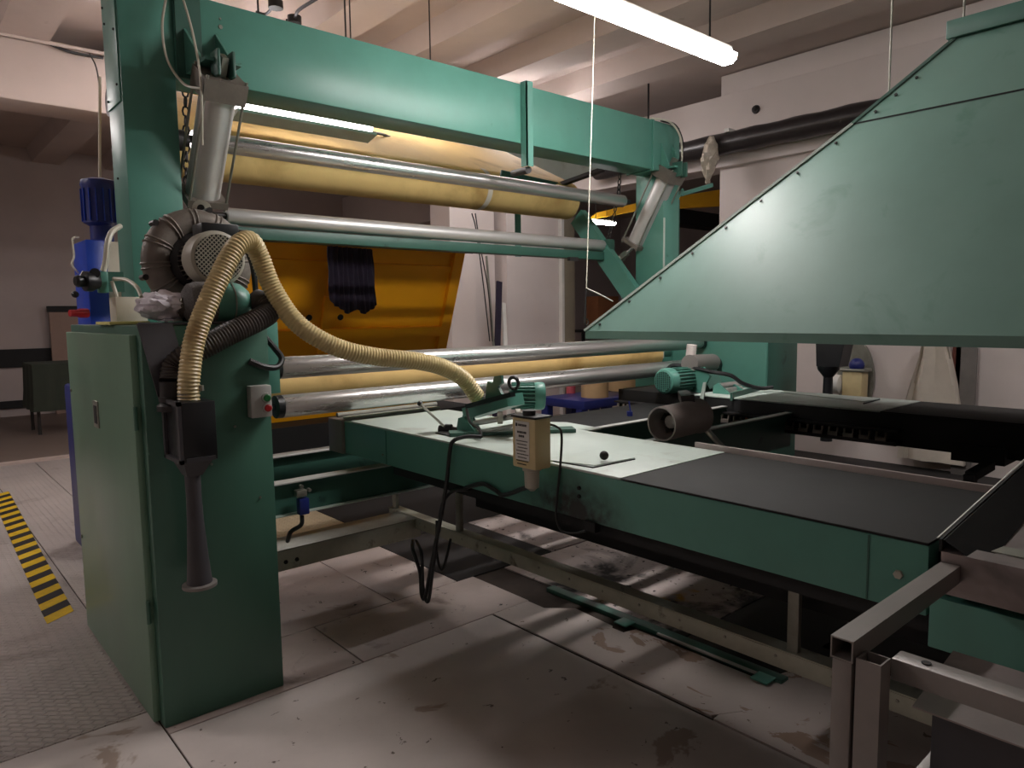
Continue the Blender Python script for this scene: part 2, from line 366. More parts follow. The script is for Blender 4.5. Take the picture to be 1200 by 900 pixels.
for i, (y, z) in enumerate([(3.84, 3.1), (4.02, 3.1), (3.84, 2.95), (3.84, 2.7), (4.02, 2.66), (3.93, 2.28), (4.0, 3.02)]):
    bolt(g, (.922, y, z), (-1, 0, 0), .006, m=BLACK)
sx = (3.451,3.800,3.175)[0]
b = nb(); box(b, (sx-.012, 3.73, 2.62), (sx, 3.79, 3.19)); box(b, (sx-.012, 3.73, 2.62), (sx+.05, 3.735, 3.19)); obj('stiffener', b, TEAL, g)
obj('stiffener_foot', cyl(nb(), (sx+.03, 3.76, 2.60), (sx+.10, 4.0, 2.62), .025, n=12), DARKM, g)
# brackets that carry the cylinders
for xc, yf in ((1.3, 3.55), (5.11, 3.70)):
    b = nb(); prism(b, [(xc-.085, 3.79, 2.80), (xc-.085, yf, 2.80), (xc-.085, 3.79, 3.02)], (.012, 0, 0))
    prism(b, [(xc+.07, 3.79, 2.80), (xc+.07, yf, 2.80), (xc+.07, 3.79, 3.02)], (.012, 0, 0))
    box(b, (xc-.085, yf-.05, 2.79), (xc+.085, 3.79, 2.805)); obj('bracket', b, TEAL, g)
    b = nb()
    for s in (-1, 1):
        box(b, (xc+s*.035-.008, yf-.09, 2.72), (xc+s*.035+.008, yf+.01, 2.84), .006)
    obj('clevis_lug', b, TEALD, g)
# right post details
b = nb(); box(b, (5.31, 3.85, 1.2), (5.33, 3.98, 3.1)); box(b, (5.36, 3.9, 1.2), (5.45, 4.0, 2.6)); obj('cable_channel', b, TEALD, g)
obj('edge_strip', box(nb(), (5.075, 3.79, 1.2), (5.09, 3.80, 2.4)), PALE, g)
b = nb(); beam_between(b, (5.453,3.900,2.642), (5.947,3.900,2.777), .03, .035, (0, 1, 0)); beam_between(b, (5.490,3.900,2.691), (5.292,3.900,2.465), .02, .02, (0, 1, 0)); obj('side_arm', b, TEAL, g)
# sheet brace behind the beam; its lamp light is put into the pale colour
b = nb(); prism(b, [(4.795,5.950,3.349), (5.782,5.950,3.489), (6.764,5.950,3.354), (6.052,5.950,3.104), (5.142,5.950,3.167), (4.906,5.950,3.191)], (0, .012, 0)); obj('cover_sheet', b, PALE, g)
b = nb(); prism(b, [(3.956,4.600,2.788), (4.625,4.600,2.757), (4.424,4.600,2.648), (3.936,4.600,2.676)], (0, .012, 0)); obj('brace_plate', b, TEALD, g)
b = nb(); beam_between(b, (4.725,4.700,2.760), (4.888,4.300,2.860), .06, .03); obj('brace_bar', b, DARKM, g)
# air lines
b = nb(); cord(b, [(1.142,3.750,3.148), (1.102,3.720,2.974), (1.110,3.700,2.816), (1.152,3.620,2.696), (1.188,3.500,2.651)], .006); obj('air_line', b, WHITEH, g)
b = nb(); cord(b, [(1.195,3.720,3.153), (1.200,3.600,2.924), (1.190,3.500,2.685), (1.216,3.600,2.421)], .006); obj('air_line', b, WHITEH, g)
b = nb(); cord(b, [(4.865,3.780,3.186), (5.076,3.740,3.178), (5.165,3.700,3.066), (5.136,3.660,2.881), (5.103,3.660,2.737)], .008); obj('air_line', b, WHITEH, g)
b = nb(); cord(b, [(5.013,3.780,3.190), (5.187,3.760,3.165), (5.203,3.700,3.001), (5.101,3.660,2.841)], .012); obj('air_line', b, CABLE, g)

# ================================================================== PNEUMATIC CYLINDERS
def air_cyl(x, ya, za, yb, zb, ye, ze, label):
    a, b_ = V((x, ya, za)), V((x, yb, zb)); d = (b_-a).normalized(); L = (b_-a).length
    t = thing('pneumatic_cylinder', label, 'cylinder', (x, yb, zb), 'pneumatic cylinders')
    obj('barrel', cyl(nb(), a+d*.09, b_-d*.03, .084), ALU, t, label='silver barrel')
    b = nb(); beam_between(b, a, a+d*.10, .20, .20); obj('end_cap', b, IRON, t)
    b = nb(); beam_between(b, b_-d*.035, b_, .20, .20); obj('end_cap', b, IRON, t)
    z = d.cross(V((1, 0, 0)))
    for i in (-1, 1):
        for j in (-1, 1):
            o_ = V((1, 0, 0))*i*.09 + z*j*.09
            obj('tie_rod', cyl(nb(), a+o_-d*.015, b_+o_+d*.012, .007, n=8), ZINC, t)
    obj('top_clevis', beam_between(nb(), a-d*.09, a+d*.01, .03, .06), ZINC, t)
    e = V((x, ye, ze))
    obj('piston_rod', cyl(nb(), b_, b_.lerp(e, .8), .014, n=12), STEEL, t)
    b = nb(); beam_between(b, b_.lerp(e, .55), e, .04, .045); obj('rod_clevis', b, ZINC, t)
    obj('pin', cyl(nb(), e-V((.045, 0, 0)), e+V((.045, 0, 0)), .02, n=14), COWL, t)
    return t
air_cyl(1.3, 3.545, 2.745, 3.90, 2.21, 4.0, 2.10, 'large silver pneumatic cylinder hanging by the left post above the blower')
air_cyl(5.1, 3.74, 2.80, 4.115, 2.19, 4.29, 2.09, 'silver pneumatic cylinder hanging slanted by the right post')

# ================================================================== ROLLERS
def roller(name, x0, x1, y, z, r, m, label, j=.08, jr=.02, cat='roller', endm=None, grp='steel rollers of the gantry'):
    t = thing(name, label, cat, ((x0+x1)/2, y, z-r), grp)
    obj('shell', lathe(nb(), (x0, y, z), (1, 0, 0), [(0, r-.004), (.006, r), (x1-x0-.006, r), (x1-x0, r-.004)], 40), m, t)
    obj('axle', cyl(nb(), (x0-j, y, z), (x1+j, y, z), jr, n=16), DARKM, t)
    if endm:
        for x, s in ((x0, -1), (x1, 1)): obj('end_bearing', lathe(nb(), (x+s*.001, y, z), (s, 0, 0), [(0, r*1.02), (.03, r*1.0), (.035, r*.7)], 24), endm, t)
    return t
roller('steel_roller', 1.35, 4.98, 4.16, 2.572, .051, STEEL, 'topmost polished steel guide roller under the green beam')
roller('steel_roller', 1.60, 4.98, 4.40, 2.206, .05, ALU, 'pale aluminium roller carried on the swing arms above the blower', j=.14)
roller('steel_roller', (1.938,4.800,2.096)[0], (4.204,4.800,2.130)[0], 4.8, 2.16, .028, STEEL, 'thin steel roller from which the dark cloth seems to hang', j=.1, jr=.01)
roller('steel_roller', 1.50, 5.18, 3.50, 1.343, .056, STEEL, 'upper of the two big steel rollers at table height', j=.04, endm=BPLASTIC)
roller('steel_roller', 1.44, 5.18, 3.35, 1.165, .056, STEEL, 'lower of the two big steel rollers just above the near rail table', j=.04, endm=BPLASTIC)
# aprons
def apron(label, x0, x1, c1, r1, c2, r2, m1, m2):
    t = thing('felt_apron', label, 'apron', ((x0+x1)/2, c1[0], c1[1]-r1), 'yellow felt aprons')
    a = V((0,)+c1); b_ = V((0,)+c2); d = (b_-a); th = math.atan2(d.z, d.y); L = d.length
    off = math.asin((r1-r2)/L) if L > abs(r1-r2) else 0
    pts = []
    for i in range(17):
        t_ = th + PI/2 - off + (PI + 2*off)*i/16; pts.append((a.y + r1*math.cos(t_), a.z + r1*math.sin(t_)))
    for i in range(17):
        t_ = th - PI/2 + off + (PI - 2*off)*i/16; pts.append((b_.y + r2*math.cos(t_), b_.z + r2*math.sin(t_)))
    obj('felt_belt', prism(nb(), [(x0, p[0], p[1]) for p in pts], (x1-x0, 0, 0)), m1, t)
    for c, r in ((c1, r1), (c2, r2)):
        obj('roll_end', cyl(nb(), (x0-.05, c[0], c[1]), (x1+.05, c[0], c[1]), r*.7, n=24), DARKM, t)
    return t
apron('upper yellow felt apron looped over rolls behind the top steel roller', 1.35, 4.9, (4.77, 2.642), .168, (5.67, 3.10), .145, YEL, YELG)
b = nb(); lathe(b, ((3.813,4.620,2.563)[0], 4.77, 2.642), (1, 0, 0), [(0, .1695), (.05, .1695)], 40); solo('tape_band', b, WHITEC, 'white tape band wrapped around the upper yellow apron', 'tape')
t = thing('felt_roll', 'yellow felt covered roll lying between the two big steel rollers', 'roll', (3.2, 3.8, 1.1))
obj('felt_cover', cyl(nb(), (1.45, 3.84, 1.24), (4.98, 3.84, 1.24), .125, n=40), YEL, t)
obj('axle', cyl(nb(), (1.40, 3.84, 1.24), (5.2, 3.84, 1.24), .05, n=20), TEALD, t)

# ================================================================== SWING ARMS and cross bar
t = thing('swing_arm_frame', 'green swing arms with a cross bar under the pale aluminium roller', 'machine arm', (3.2, 4.3, 1.6))
arm = nb(); P0, P1 = V((5.0, 3.95, 1.62)), V((5.0, 4.72, 2.50))
beam_between(arm, P0, P1, .07, .17); obj('arm', arm, TEAL, t)
arm = nb(); beam_between(arm, V((1.42, 4.0, 1.60)), V((1.42, 4.5, 2.2)), .05, .12); obj('arm', arm, TEALD, t)
obj('cross_bar', box(nb(), (1.45, 4.36, 2.075), (4.96, 4.46, 2.145), .004), TEALD, t)
b = nb(); box(b, (4.99, 4.32, 2.15), (5.06, 4.48, 2.26), .01); obj('bearing_block', b, TEALD, t)
b = nb(); ec = V((1.239,3.720,2.137)); lathe(b, ec, (-.5, -1, 0), [(0, .043), (.02, .043), (.022, .022), (.028, .022)], 20); obj('bearing_eye', b, COWL, t)
obj('eye_hole', cyl(nb(), ec+V((-.014, -.026, 0)), ec+V((-.016, -.0285, 0)), .018, n=16), BLACK, t)
b = nb(); tube(b, [ec+V((.03, .03, 0)), V((1.47, 4.36, 2.206))], .014, 10); obj('link_shaft', b, DARKM, t)
b = nb(); prism(b, [ec+V((-.05, .01, -.09)), ec+V((.06, .01, -.09)), ec+V((.035, .01, .0)), ec+V((-.035, .01, .0))], (0, .03, 0)); obj('bearing_block', b, COWL, t)
b = nb(); box(b, (4.325,4.850,2.492), V((4.390,4.850,2.112))+V((0, .01, 0))); obj('hanger_strap', b, TEAL, t)
obj('foot_bolts', box(nb(), (4.244,4.100,2.055), V((4.344,4.100,2.025))+V((0, .03, 0))), DARKM, t)

# chains
def chain(p0, p1, label, sag=.02, pitch=.045):
    p0, p1 = V(p0), V(p1); L = (p1-p0).length; n = int(L/pitch); b = nb()
    for i in range(n+1):
        s = i/n; c = p0.lerp(p1, s) + V((0, 0, -sag*math.sin(PI*s))); d = (p1-p0).normalized()
        ax = V((1, 0, 0)) if i % 2 else V((0, 1, 0)); ax = (ax-d*ax.dot(d)).normalized(); e = d.cross(ax)
        pts = [c + d*math.cos(a)*pitch*.62 + e*math.sin(a)*pitch*.36 for a in [2*PI*k/8 for k in range(8)]]
        tube(b, pts + [pts[0]], .0055, 5, False)
    solo('chain', b, DARKM, label, 'chain', 'hanging chains')
chain((1.327,4.150,2.813), (1.305,4.150,2.261), 'steel chain hanging beside the left post')
chain((5.107,4.300,2.947), (5.084,4.300,2.681), 'short chain hanging from the beam near the right post')
chain((5.155,4.400,2.548), (5.048,4.400,2.256), 'lower chain ending at the swing arm beside the right post')
b = nb(); lathe(b, (1.19, 4.12, (1.294,4.120,2.548)[2]), (1, 0, 0), [(0, .03), (.05, .03), (.051, .055), (.10, .055), (.101, .03), (.13, .03)], 16); solo('roller_bearing', b, DARKM, 'dark bearing stub between left post and top steel roller', 'bearing')

# ================================================================== PULL CORD
b = nb()
pts = [V((3.216,2.900,3.321)), V((3.185,2.900,2.669)), V((3.161,2.900,2.180)), V((3.138,2.900,1.734))]
path, _ = resample(spline(pts, 20), .012); tube(b, path, .004, 6, True, lambda i: .0022 + .0016*(i % 2))
t = thing('pull_cord', 'long pale cord hanging from the front lamp down to a wire hook', 'cord', (3.137,2.900,1.508))
obj('cord', b, WHITEH, t)
b = nb(); q = V((3.137,2.900,1.554)); cord(b, [V((3.138,2.900,1.744)), V((3.122,2.900,1.574)), q+V((-.015, 0, -.005)), q+V((0, 0, -.03)), q+V((.018, 0, -.008)), q+V((.004, 0, .012))], .0035); obj('hook', b, DARKM, t)
b = nb(); cord(b, [(3.145,2.900,1.744), (3.235,2.880,1.709), (3.328,2.860,1.668)], .004); obj('tied_end', b, WHITEH, t)
solo('ceiling_rod', cyl(nb(), (7.372,5.758,4.420), (V((7.372,5.758,4.420))*1 + V((0, 0, -1.0))), .012, n=8), DARKM, 'thin dark rod from the ceiling down behind the right end of the beam', 'rod')

# ================================================================== BLOWER on the cabinet
bc = V((1.06, 3.27, 1.84))
t = thing('blower', 'grey side channel blower with ribbed ring housing on top of the cabinet', 'blower', (1.03, 3.2, 1.585))
R_ = .172
obj('ring_housing', torus(nb(), bc, (0, 1, 0), R_, .058, 48, 14), IRON, t)
for i in range(12):
    a = 2*PI*i/12 + .1; e = V((math.cos(a), 0, math.sin(a)))
    for da in (-.05, .05):
        e2 = V((math.cos(a+da), 0, math.sin(a+da)))
        obj('rib', torus(nb(), bc+e2*R_, V((-e2.z, 0, e2.x)), .058, .005, 16, 5), IRON, t)
for i in range(6):
    a = 2*PI*i/6 + .3; e = V((math.cos(a), 0, math.sin(a)))
    obj('lug', cyl(nb(), bc+e*.232+V((0, -.03, 0)), bc+e*.232+V((0, .03, 0)), .013, n=8), DARKM, t)
obj('inner_disc', lathe(nb(), bc+V((0, -.01, 0)), (0, -1, 0), [(0, .15), (.015, .145), (.03, .12), (.05, .10)], 32), DARKM, t)
mo = obj('motor_body', cyl(nb(), bc+V((.0, -.02, 0)), bc+V((0, -.2, 0)), .082, n=32), DARKM, t)
for i in range(30):
    a = 2*PI*i/30; e = V((math.cos(a), 0, math.sin(a)))
    obj('cooling_fin', beam_between(nb(), bc+e*.092+V((0, -.03, 0)), bc+e*.092+V((0, -.18, 0)), .022, .004, e), IRON, mo)
fc = V((1.05, 2.985, 1.84))
cw = obj('fan_cowl', lathe(nb(), fc+V((0, .13, 0)), (0, -1, 0), [(0, .106), (.03, .114), (.10, .114), (.125, .108), (.132, .096), (.128, .09)], 40, True, True), COWL, t)
obj('grille_back', cyl(nb(), fc+V((0, -.0015, 0)), fc+V((0, -.003, 0)), .095, n=32), BLACK, cw)
b = nb()
for i in range(-7, 8):
    o_ = i*.0125; hl = math.sqrt(max(.0, .094**2-o_**2))
    for s in (1, -1):
        d = V((1, 0, s)).normalized(); n_ = V((1, 0, -s)).normalized()
        beam_between(b, fc+V((0, -.006, 0))+n_*o_-d*hl, fc+V((0, -.006, 0))+n_*o_+d*hl, .0028, .004, (0, 1, 0))
obj('grille', b, COWL, cw)
obj('grille_badge', prism(nb(), [fc+V((-.02, -.009, 0)), fc+V((.01, -.009, .03)), fc+V((.03, -.009, 0)), fc+V((.0, -.009, -.03))], (0, -.002, 0)), COWL, cw)
obj('terminal_box', box(nb(), (1.0, 3.02, 1.925), (1.15, 3.14, 1.985), .006), BPLASTIC, t)
obj('cable_gland', cyl(nb(), (1.15, 3.08, 1.955), (1.21, 3.06, 1.95), .018, n=12), BPLASTIC, t)
b = nb(); cord(b, [(0.885,3.200,1.675), (0.889,3.150,1.639), (0.899,3.050,1.638), (0.924,2.980,1.657)], .036, 16); obj('outlet_pipe', b, IRON, t)
obj('foot', box(nb(), (.93, 3.1, 1.586), (1.13, 3.38, 1.62), .005), IRON, t)
b = nb(); cord(b, [(1.20, 3.06, 1.95), (1.177,3.050,1.920), (1.212,3.050,1.825), (1.221,3.050,1.698), (1.236,3.080,1.607)], .012); obj('power_cable', b, CABLE, t)
# silencer drum
dc0, dc1 = V((0.927,2.990,1.660)), V((1.145,2.990,1.664)); dd = dc1-dc0; dd.z = 0; L = dd.length
t = thing('silencer', 'rounded air silencer with grey mesh end and green body lying below the blower', 'silencer', (dc0.x, 2.99, 1.59))
obj('mesh_end', lathe(nb(), dc0, dd, [(-.028, .02), (-.022, .05), (-.005, .075), (.02, .084), (.09, .086)], 28), mat('grey_mesh', (112, 108, 106), .8, .2, .3, 160, bump=.8, bscale=220), t)
obj('body', lathe(nb(), dc0, dd, [(.088, .087), (L-.06, .087), (L-.02, .078), (L+.01, .055), (L+.02, .03)], 28), TEAL, t)
obj('clamp_band', lathe(nb(), dc0, dd, [(L-.066, .088), (L-.066, .09), (L-.06, .09), (L-.06, .088)], 28, False, False), ZINC, t)

# hoses
b = nb(); corr(b, [(0.828,2.740,1.304), (0.835,2.740,1.391), (0.867,2.750,1.531), (0.937,2.760,1.687), (1.021,2.780,1.834), (1.070,2.800,1.886), (1.123,2.830,1.898), (1.162,2.850,1.845), (1.202,2.840,1.726), (1.258,2.800,1.605), (1.329,2.760,1.527), (1.446,2.730,1.463), (1.596,2.710,1.424), (1.757,2.690,1.402), (1.911,2.680,1.366), (2.035,2.670,1.303), (2.117,2.660,1.204)], .038, .0135, .05)
solo('cream_hose', b, HOSE, 'long cream corrugated suction hose arching from the black hopper to the edge trimmer', 'hose')
b = nb(); corr(b, [(1.191,2.960,1.670), (1.202,2.900,1.655), (1.195,2.860,1.620), (1.128,2.830,1.586), (1.021,2.820,1.541), (0.921,2.820,1.492), (0.851,2.830,1.456), (0.816,2.840,1.419), (0.801,2.830,1.370)], .044, .012, .06)
solo('dark_hose', b, DHOSE, 'short dark brown corrugated hose looping from silencer to the black hopper', 'hose')

# ================================================================== SUCTION HOPPER on the cabinet front
hy0, hy1 = 2.66, 2.86
hx0, hx1 = .765, .895
t = thing('suction_hopper', 'black dust hopper with long flared nozzle hung on the cabinet front', 'hopper', (.84, 2.76, .6))
obj('back_sheet', prism(nb(), [(0.708,2.895,1.583), (0.832,2.895,1.581), (0.857,2.880,1.448), (0.792,2.840,1.261), (0.753,2.840,1.303)], (0, .008, 0)), CHAR, t, label='dark grey folded sheet')
b = nb()
for a_, c_ in (((hx0, hy0, 1.085), (hx0+.006, hy1, 1.31)),): pass
box(b, (hx0+.012, hy0, 1.085), (hx1, hy1, 1.30), .004); obj('hopper_box', b, BPLASTIC, t)
b = nb()
for a_, c_ in (((hx0, hy0, 1.08), (hx0+.012, hy0+.02, 1.305)), ((hx0, hy1-.02, 1.08), (hx0+.012, hy1, 1.305)), ((hx0, hy0, 1.29), (hx0+.012, hy1, 1.305)), ((hx0, hy0, 1.08), (hx0+.012, hy1, 1.095))): box(b, a_, c_)
obj('side_rim', b, CHAR, t)
obj('front_lip', box(nb(), (hx0+.02, hy0-.006, 1.085), (hx1-.01, hy0+.001, 1.10)), CHAR, t)
obj('funnel', loft(nb(), [[(hx0+.015, hy0+.02, 1.085), (hx1-.01, hy0+.02, 1.085), (hx1-.01, hy1-.02, 1.085), (hx0+.015, hy1-.02, 1.085)], [(.803, 2.725, 1.02), (.857, 2.725, 1.02), (.857, 2.785, 1.02), (.803, 2.785, 1.02)]]), CHAR, t)
obj('nozzle_pipe', lathe(nb(), (.83, 2.755, 1.03), (.01, 0, -1), [(0, .028), (.10, .027), (.20, .030), (.32, .037), (.40, .043), (.43, .046)], 24), CHAR, t)
obj('nozzle_flange', lathe(nb(), (.834, 2.755, .606), (.01, 0, -1), [(0, .05), (.003, .062), (.014, .062), (.016, .05)], 32), GREYT, t)
obj('hose_clamp', cyl(nb(), V((0.827,2.740,1.298))+V((0, 0, -.02)), V((0.827,2.740,1.298))+V((0, 0, .03)), .036, n=24), ZINC, t)
b = nb(); q = V((0.801,2.830,1.363)); lathe(b, q, (0, 0, -1), [(-.005, .046), (.05, .046), (.052, .05), (.07, .05), (.072, .044), (.085, .058), (.105, .058)], 28); obj('hose_collar', b, DARKM, t)
bolt(t, V((0.868,2.720,1.334)), (0, 0, 1), .01, .02)

# push button box
t = thing('push_button_box', 'grey push button box with green and red buttons on the cabinet corner', 'switch box', (1.157,2.880,1.185))
obj('housing', box(nb(), (1.103,2.860,1.322), V((1.192,2.860,1.191))+V((0, .045, 0)), .006), LGREY, t)
for v_, m_ in ((466, GREEN), (478, RED)):
    c = V((1.246,2.860,2.848)); c = V((1.167,2.860,1.271)) if v_ == 466 else V((1.169,2.860,1.229))
    obj('button_ring', lathe(nb(), c, (0, -1, 0), [(0, .021), (.008, .02), (.009, .015)], 20), LGREY, t)
    obj('button', lathe(nb(), c, (0, -1, 0), [(.006, .015), (.014, .015), (.017, .011)], 18), m_, t, label='green button' if m_ is GREEN else 'red button')
b = nb(); cord(b, [(1.201,2.980,1.563), (1.202,2.950,1.528), (1.242,2.930,1.469), (1.266,2.920,1.425), (1.237,2.900,1.392), (1.178,2.890,1.396), (1.120,2.900,1.423)], .013, 10)
solo('bent_cable', b, CABLE, 'thick black cable bent into a loop at the cabinet corner', 'cable')

# things on the cabinet top
b = nb(); bmesh.ops.create_icosphere(b, subdivisions=4, radius=.1)
import mathutils
for v in b.verts:
    n_ = (abs(mathutils.noise.noise(v.co*20))-.15)*.05 + abs(mathutils.noise.noise(v.co*42+V((3, 1, 2))))*.03
    v.co = v.co*(1+n_*9); v.co = V((v.co.x*.95, v.co.y*.9, v.co.z*.52))
bmesh.ops.translate(b, verts=b.verts, vec=V((.865, 3.08, 1.65)))
obj_ = solo('crumpled_paper', b, PAPER, 'crumpled white paper with small dark spots left on the cabinet', 'paper')
solo('paper_sheet', box(nb(), (0.835,3.000,1.598), V((0.868,3.000,1.584))+V((0, .1, .005))), PAPER, 'small white scrap beside the blower foot', 'paper')
solo('yellow_notepad', box(nb(), (.705, 3.3, 1.577), (.86, 3.55, 1.59), .003), mat('pale_yellow_paper', (214, 208, 130), .8), 'pale yellow pad lying on the cabinet top edge', 'notepad')
solo('cream_box', box(nb(), (.80, 3.60, 1.577), (.93, 3.72, 1.70), .004), CREAMW, 'small cream box on the cabinet top beside the crumpled paper', 'box')
t = thing('air_regulator', 'green and black air pressure regulator fixed to the left post', 'regulator', (.83, 3.76, 1.72))
obj('mount_plate', box(nb(), (0.778,3.740,1.819), V((0.872,3.740,1.727))+V((0, .02, 0))), TEALD, t)
obj('valve_block', box(nb(), (0.760,3.700,1.817), V((0.799,3.700,1.721))+V((0, .05, 0)), .004), TEAL, t)
b = nb(); lathe(b, (0.762,3.710,1.771), (-1, -.2, 0), [(0, .03), (.03, .045), (.06, .045), (.062, .025), (.09, .028), (.10, .02)], 16); obj('knob', b, BPLASTIC, t)
obj('gauge', lathe(nb(), (0.749,3.700,1.805), (-.3, -1, .1), [(0, .022), (.03, .022)], 16), BPLASTIC, t)
b = nb(); cord(b, [(0.881,3.780,2.035), (0.835,3.740,2.001), (0.810,3.720,1.947), (0.798,3.720,1.869), (0.784,3.720,1.819)], .013); obj('air_tube', b, WHITEH, t)
b = nb(); cord(b, [(0.816,3.680,1.783), (0.849,3.600,1.776), (0.865,3.500,1.742), (0.858,3.400,1.694)], .009); obj('air_tube', b, WHITEH, t)
b = nb(); cord(b, [(0.808,3.680,1.771), (0.815,3.660,1.724), (0.820,3.660,1.701)], .009); obj('air_tube', b, WHITEH, t)

# ================================================================== BLUE MACHINE behind
t = thing('blue_machine', 'tall blue machine with cream side panel standing behind the cabinet', 'machine', (1.2, 5.6, 0))
p = V((1.025,5.500,2.104)); q = V((1.059,5.500,0.606))
xL = p.x; zT = V((1.090,5.500,2.113)).z
obj('column', box(nb(), (xL, 5.3, 0), (xL+.12, 5.7, zT), .01), BLUE, t)
obj('side_panel', box(nb(), (xL+.121, 5.32, 1.2), (xL+.5, 5.68, zT-.005), .006), CREAMW, t)
obj('lower_body', box(nb(), (xL-.08, 5.25, 0), (xL+.7, 5.9, 1.15), .02), BLUED, t)
mc = V((1.167,5.500,2.298))
obj('motor', lathe(nb(), (mc.x, 5.5, V((1.151,5.500,2.111)).z-.02), (0, 0, 1), [(0, .09), (.02, .09), (.025, .07), (.13, .07), (.14, .085), (.15, .105), (.38, .105), (.40, .112), (.43, .105), (.445, .06)], 24), BLUED, t)
for i in range(16):
    a = 2*PI*i/16; e = V((math.cos(a), math.sin(a), 0)); zb = V((1.151,5.500,2.111)).z
    obj('cooling_fin', beam_between(nb(), (mc.x+e.x*.107, 5.5+e.y*.107, zb+.14), (mc.x+e.x*.107, 5.5+e.y*.107, zb+.35), .014, .006, e), BLUE, t)
obj('terminal_box', box(nb(), (1.213,5.450,2.375), V((1.250,5.450,2.311))+V((0.05, .1, 0)), .01), BLUED, t)
obj('red_knob', lathe(nb(), (0.990,5.280,1.641), (-1, -.3, 0), [(-.02, .03), (.03, .03), (.05, .022), (.09, .022)], 8), RED, t, label='red knob')
b = nb(); cord(b, [(1.009,5.400,2.133), (0.966,5.350,2.115), (0.968,5.350,2.007), (0.951,5.350,1.953), (0.995,5.400,1.902)], .006); obj('lever_wire', b, CREAMW, t)
b = nb(); cyl(b, (0.963,5.300,1.831), (1.005,5.300,1.908), .009, n=8); obj('lever', b, ZINC, t)
obj('lever_knob', sphere(nb(), (0.949,5.300,1.761), .022, 8), BPLASTIC, t)
solo('drop_rod', cyl(nb(), (1.173,5.500,2.479), V((1.218,5.500,3.205)), .009, n=8), CREAMW, 'thin pale conduit dropping from the concrete beam to the blue motor', 'conduit')

# back left corner: table with cloth and board
t = thing('covered_table', 'small table draped with dark green cloth by the far wall', 'table', (1.7, 11.8, .02))
b = nb(); zt = 1.0
xa, xb = V((1.502,12.000,0.950)).x, V((2.060,12.000,0.917)).x
rings = []
for k, (s, z) in enumerate(((1.0, zt), (1.01, zt-.05), (1.04, zt-.4), (1.10, .35))):
    ring = []
    for i in range(40):
        a = 2*PI*i/40; c_, s_ = math.cos(a), math.sin(a); m_ = max(abs(c_), abs(s_))
        w_ = 1 + (.05*k*math.sin(a*9)/3)
        ring.append(((xa+xb)/2 + c_/m_*(xb-xa)/2*s*w_, 12 + s_/m_*.4*s*w_, z))
    rings.append(ring)
loft(b, rings); obj('cloth', b, GCLOTH, t)
for x in (xa+.05, xb-.05):
    for y in (11.7, 12.3): obj('leg', box(nb(), (x-.02, y-.02, .02), (x+.02, y+.02, .5)), DARKM, t)
pa = V((2.131,14.100,0.930)); pb = V((2.559,14.100,1.783))
t = thing('leaning_board', 'pinkish board with dark top edge leaning on the far wall', 'board', (pa.x, 14.1, 0))
obj('board_panel', box(nb(), (pa.x, 14.12, .02), (pb.x+.6, 14.2, pb.z-.05)), BOARD, t)
obj('board_frame', box(nb(), (pa.x-.02, 14.1, pb.z-.05), (pb.x+.6, 14.22, pb.z+.05)), BLACK, t)

# ================================================================== HAZARD TAPE
t = thing('hazard_tape', 'yellow and black striped hazard tape stuck on the tread plate floor', 'tape', (.66, 6, 0))
y = 4.37; k = 0
while y < 8.0:
    f = (y-4.37)/3.7; x0 = .545 + .11*f; x1 = .685 + .11*f
    obj('stripe', prism(nb(), [(x0, y, .0005), (x1, y+.10, .0005), (x1, y+.21, .0005), (x0, y+.11, .0005)], (0, 0, .0015)), TAPEK if k % 2 else TAPEY, t)
    y += .11; k += 1

# ================================================================== YELLOW LID behind
t = thing('yellow_machine_cover', 'large orange yellow steel cover with ribs leaning behind the rollers', 'machine cover', (3.5, 6.3, .6))
lx0, lx1 = 2.3, 4.61
def lidp(x, s, o=0):  # s 0 top .. 1 bottom
    a = V((x, 6.0, 2.30)); b_ = V((x, 6.62, .62)); n_ = V((0, -1.68, -.62)).normalized()
    return a.lerp(b_, s) + n_*o
def lidbar(x0, x1, s0, s1, o0, o1, name):
    b = nb(); loft(b, [[lidp(x0, s0, o0), lidp(x1, s0, o0), lidp(x1, s1, o0), lidp(x0, s1, o0)], [lidp(x0, s0, o1), lidp(x1, s0, o1), lidp(x1, s1, o1), lidp(x0, s1, o1)]]); return obj(name, b, ORNG, t)
lidbar(lx0, lx1, 0, 1, 0, .01, 'sheet')
lidbar(lx1-.12, lx1, 0, 1, .01, .06, 'frame_rail'); lidbar(lx0, lx0+.1, 0, 1, .01, .06, 'frame_rail')
lidbar(lx0, lx1, 0, .03, .01, .06, 'frame_rail'); lidbar(lx0, lx1, .95, 1, .01, .06, 'frame_rail')
lidbar(lx0, lx1-.12, .115, .15, .01, .035, 'cross_rib'); lidbar(lx0, lx1-.12, .48, .54, .01, .06, 'cross_rib')
xm = V((3.151,6.200,1.526)).x
lidbar(xm-.04, xm+.04, .3, .95, .01, .05, 'stiffener'); lidbar(xm-.02, xm+.02, .03, .3, .01, .03, 'stiffener')
for x in (xm-.16, xm+.16): obj('hole_rim', lathe(nb(), lidp(x, .42, .01), (0, -1, -.3), [(0, .03), (.008, .03)], 16), BLACK, t)
solo('dark_box_frame', box(nb(), (2.0, 6.2, .0), (4.9, 7.0, .6)), BLACK, 'black machine base below the yellow cover', 'machine base')
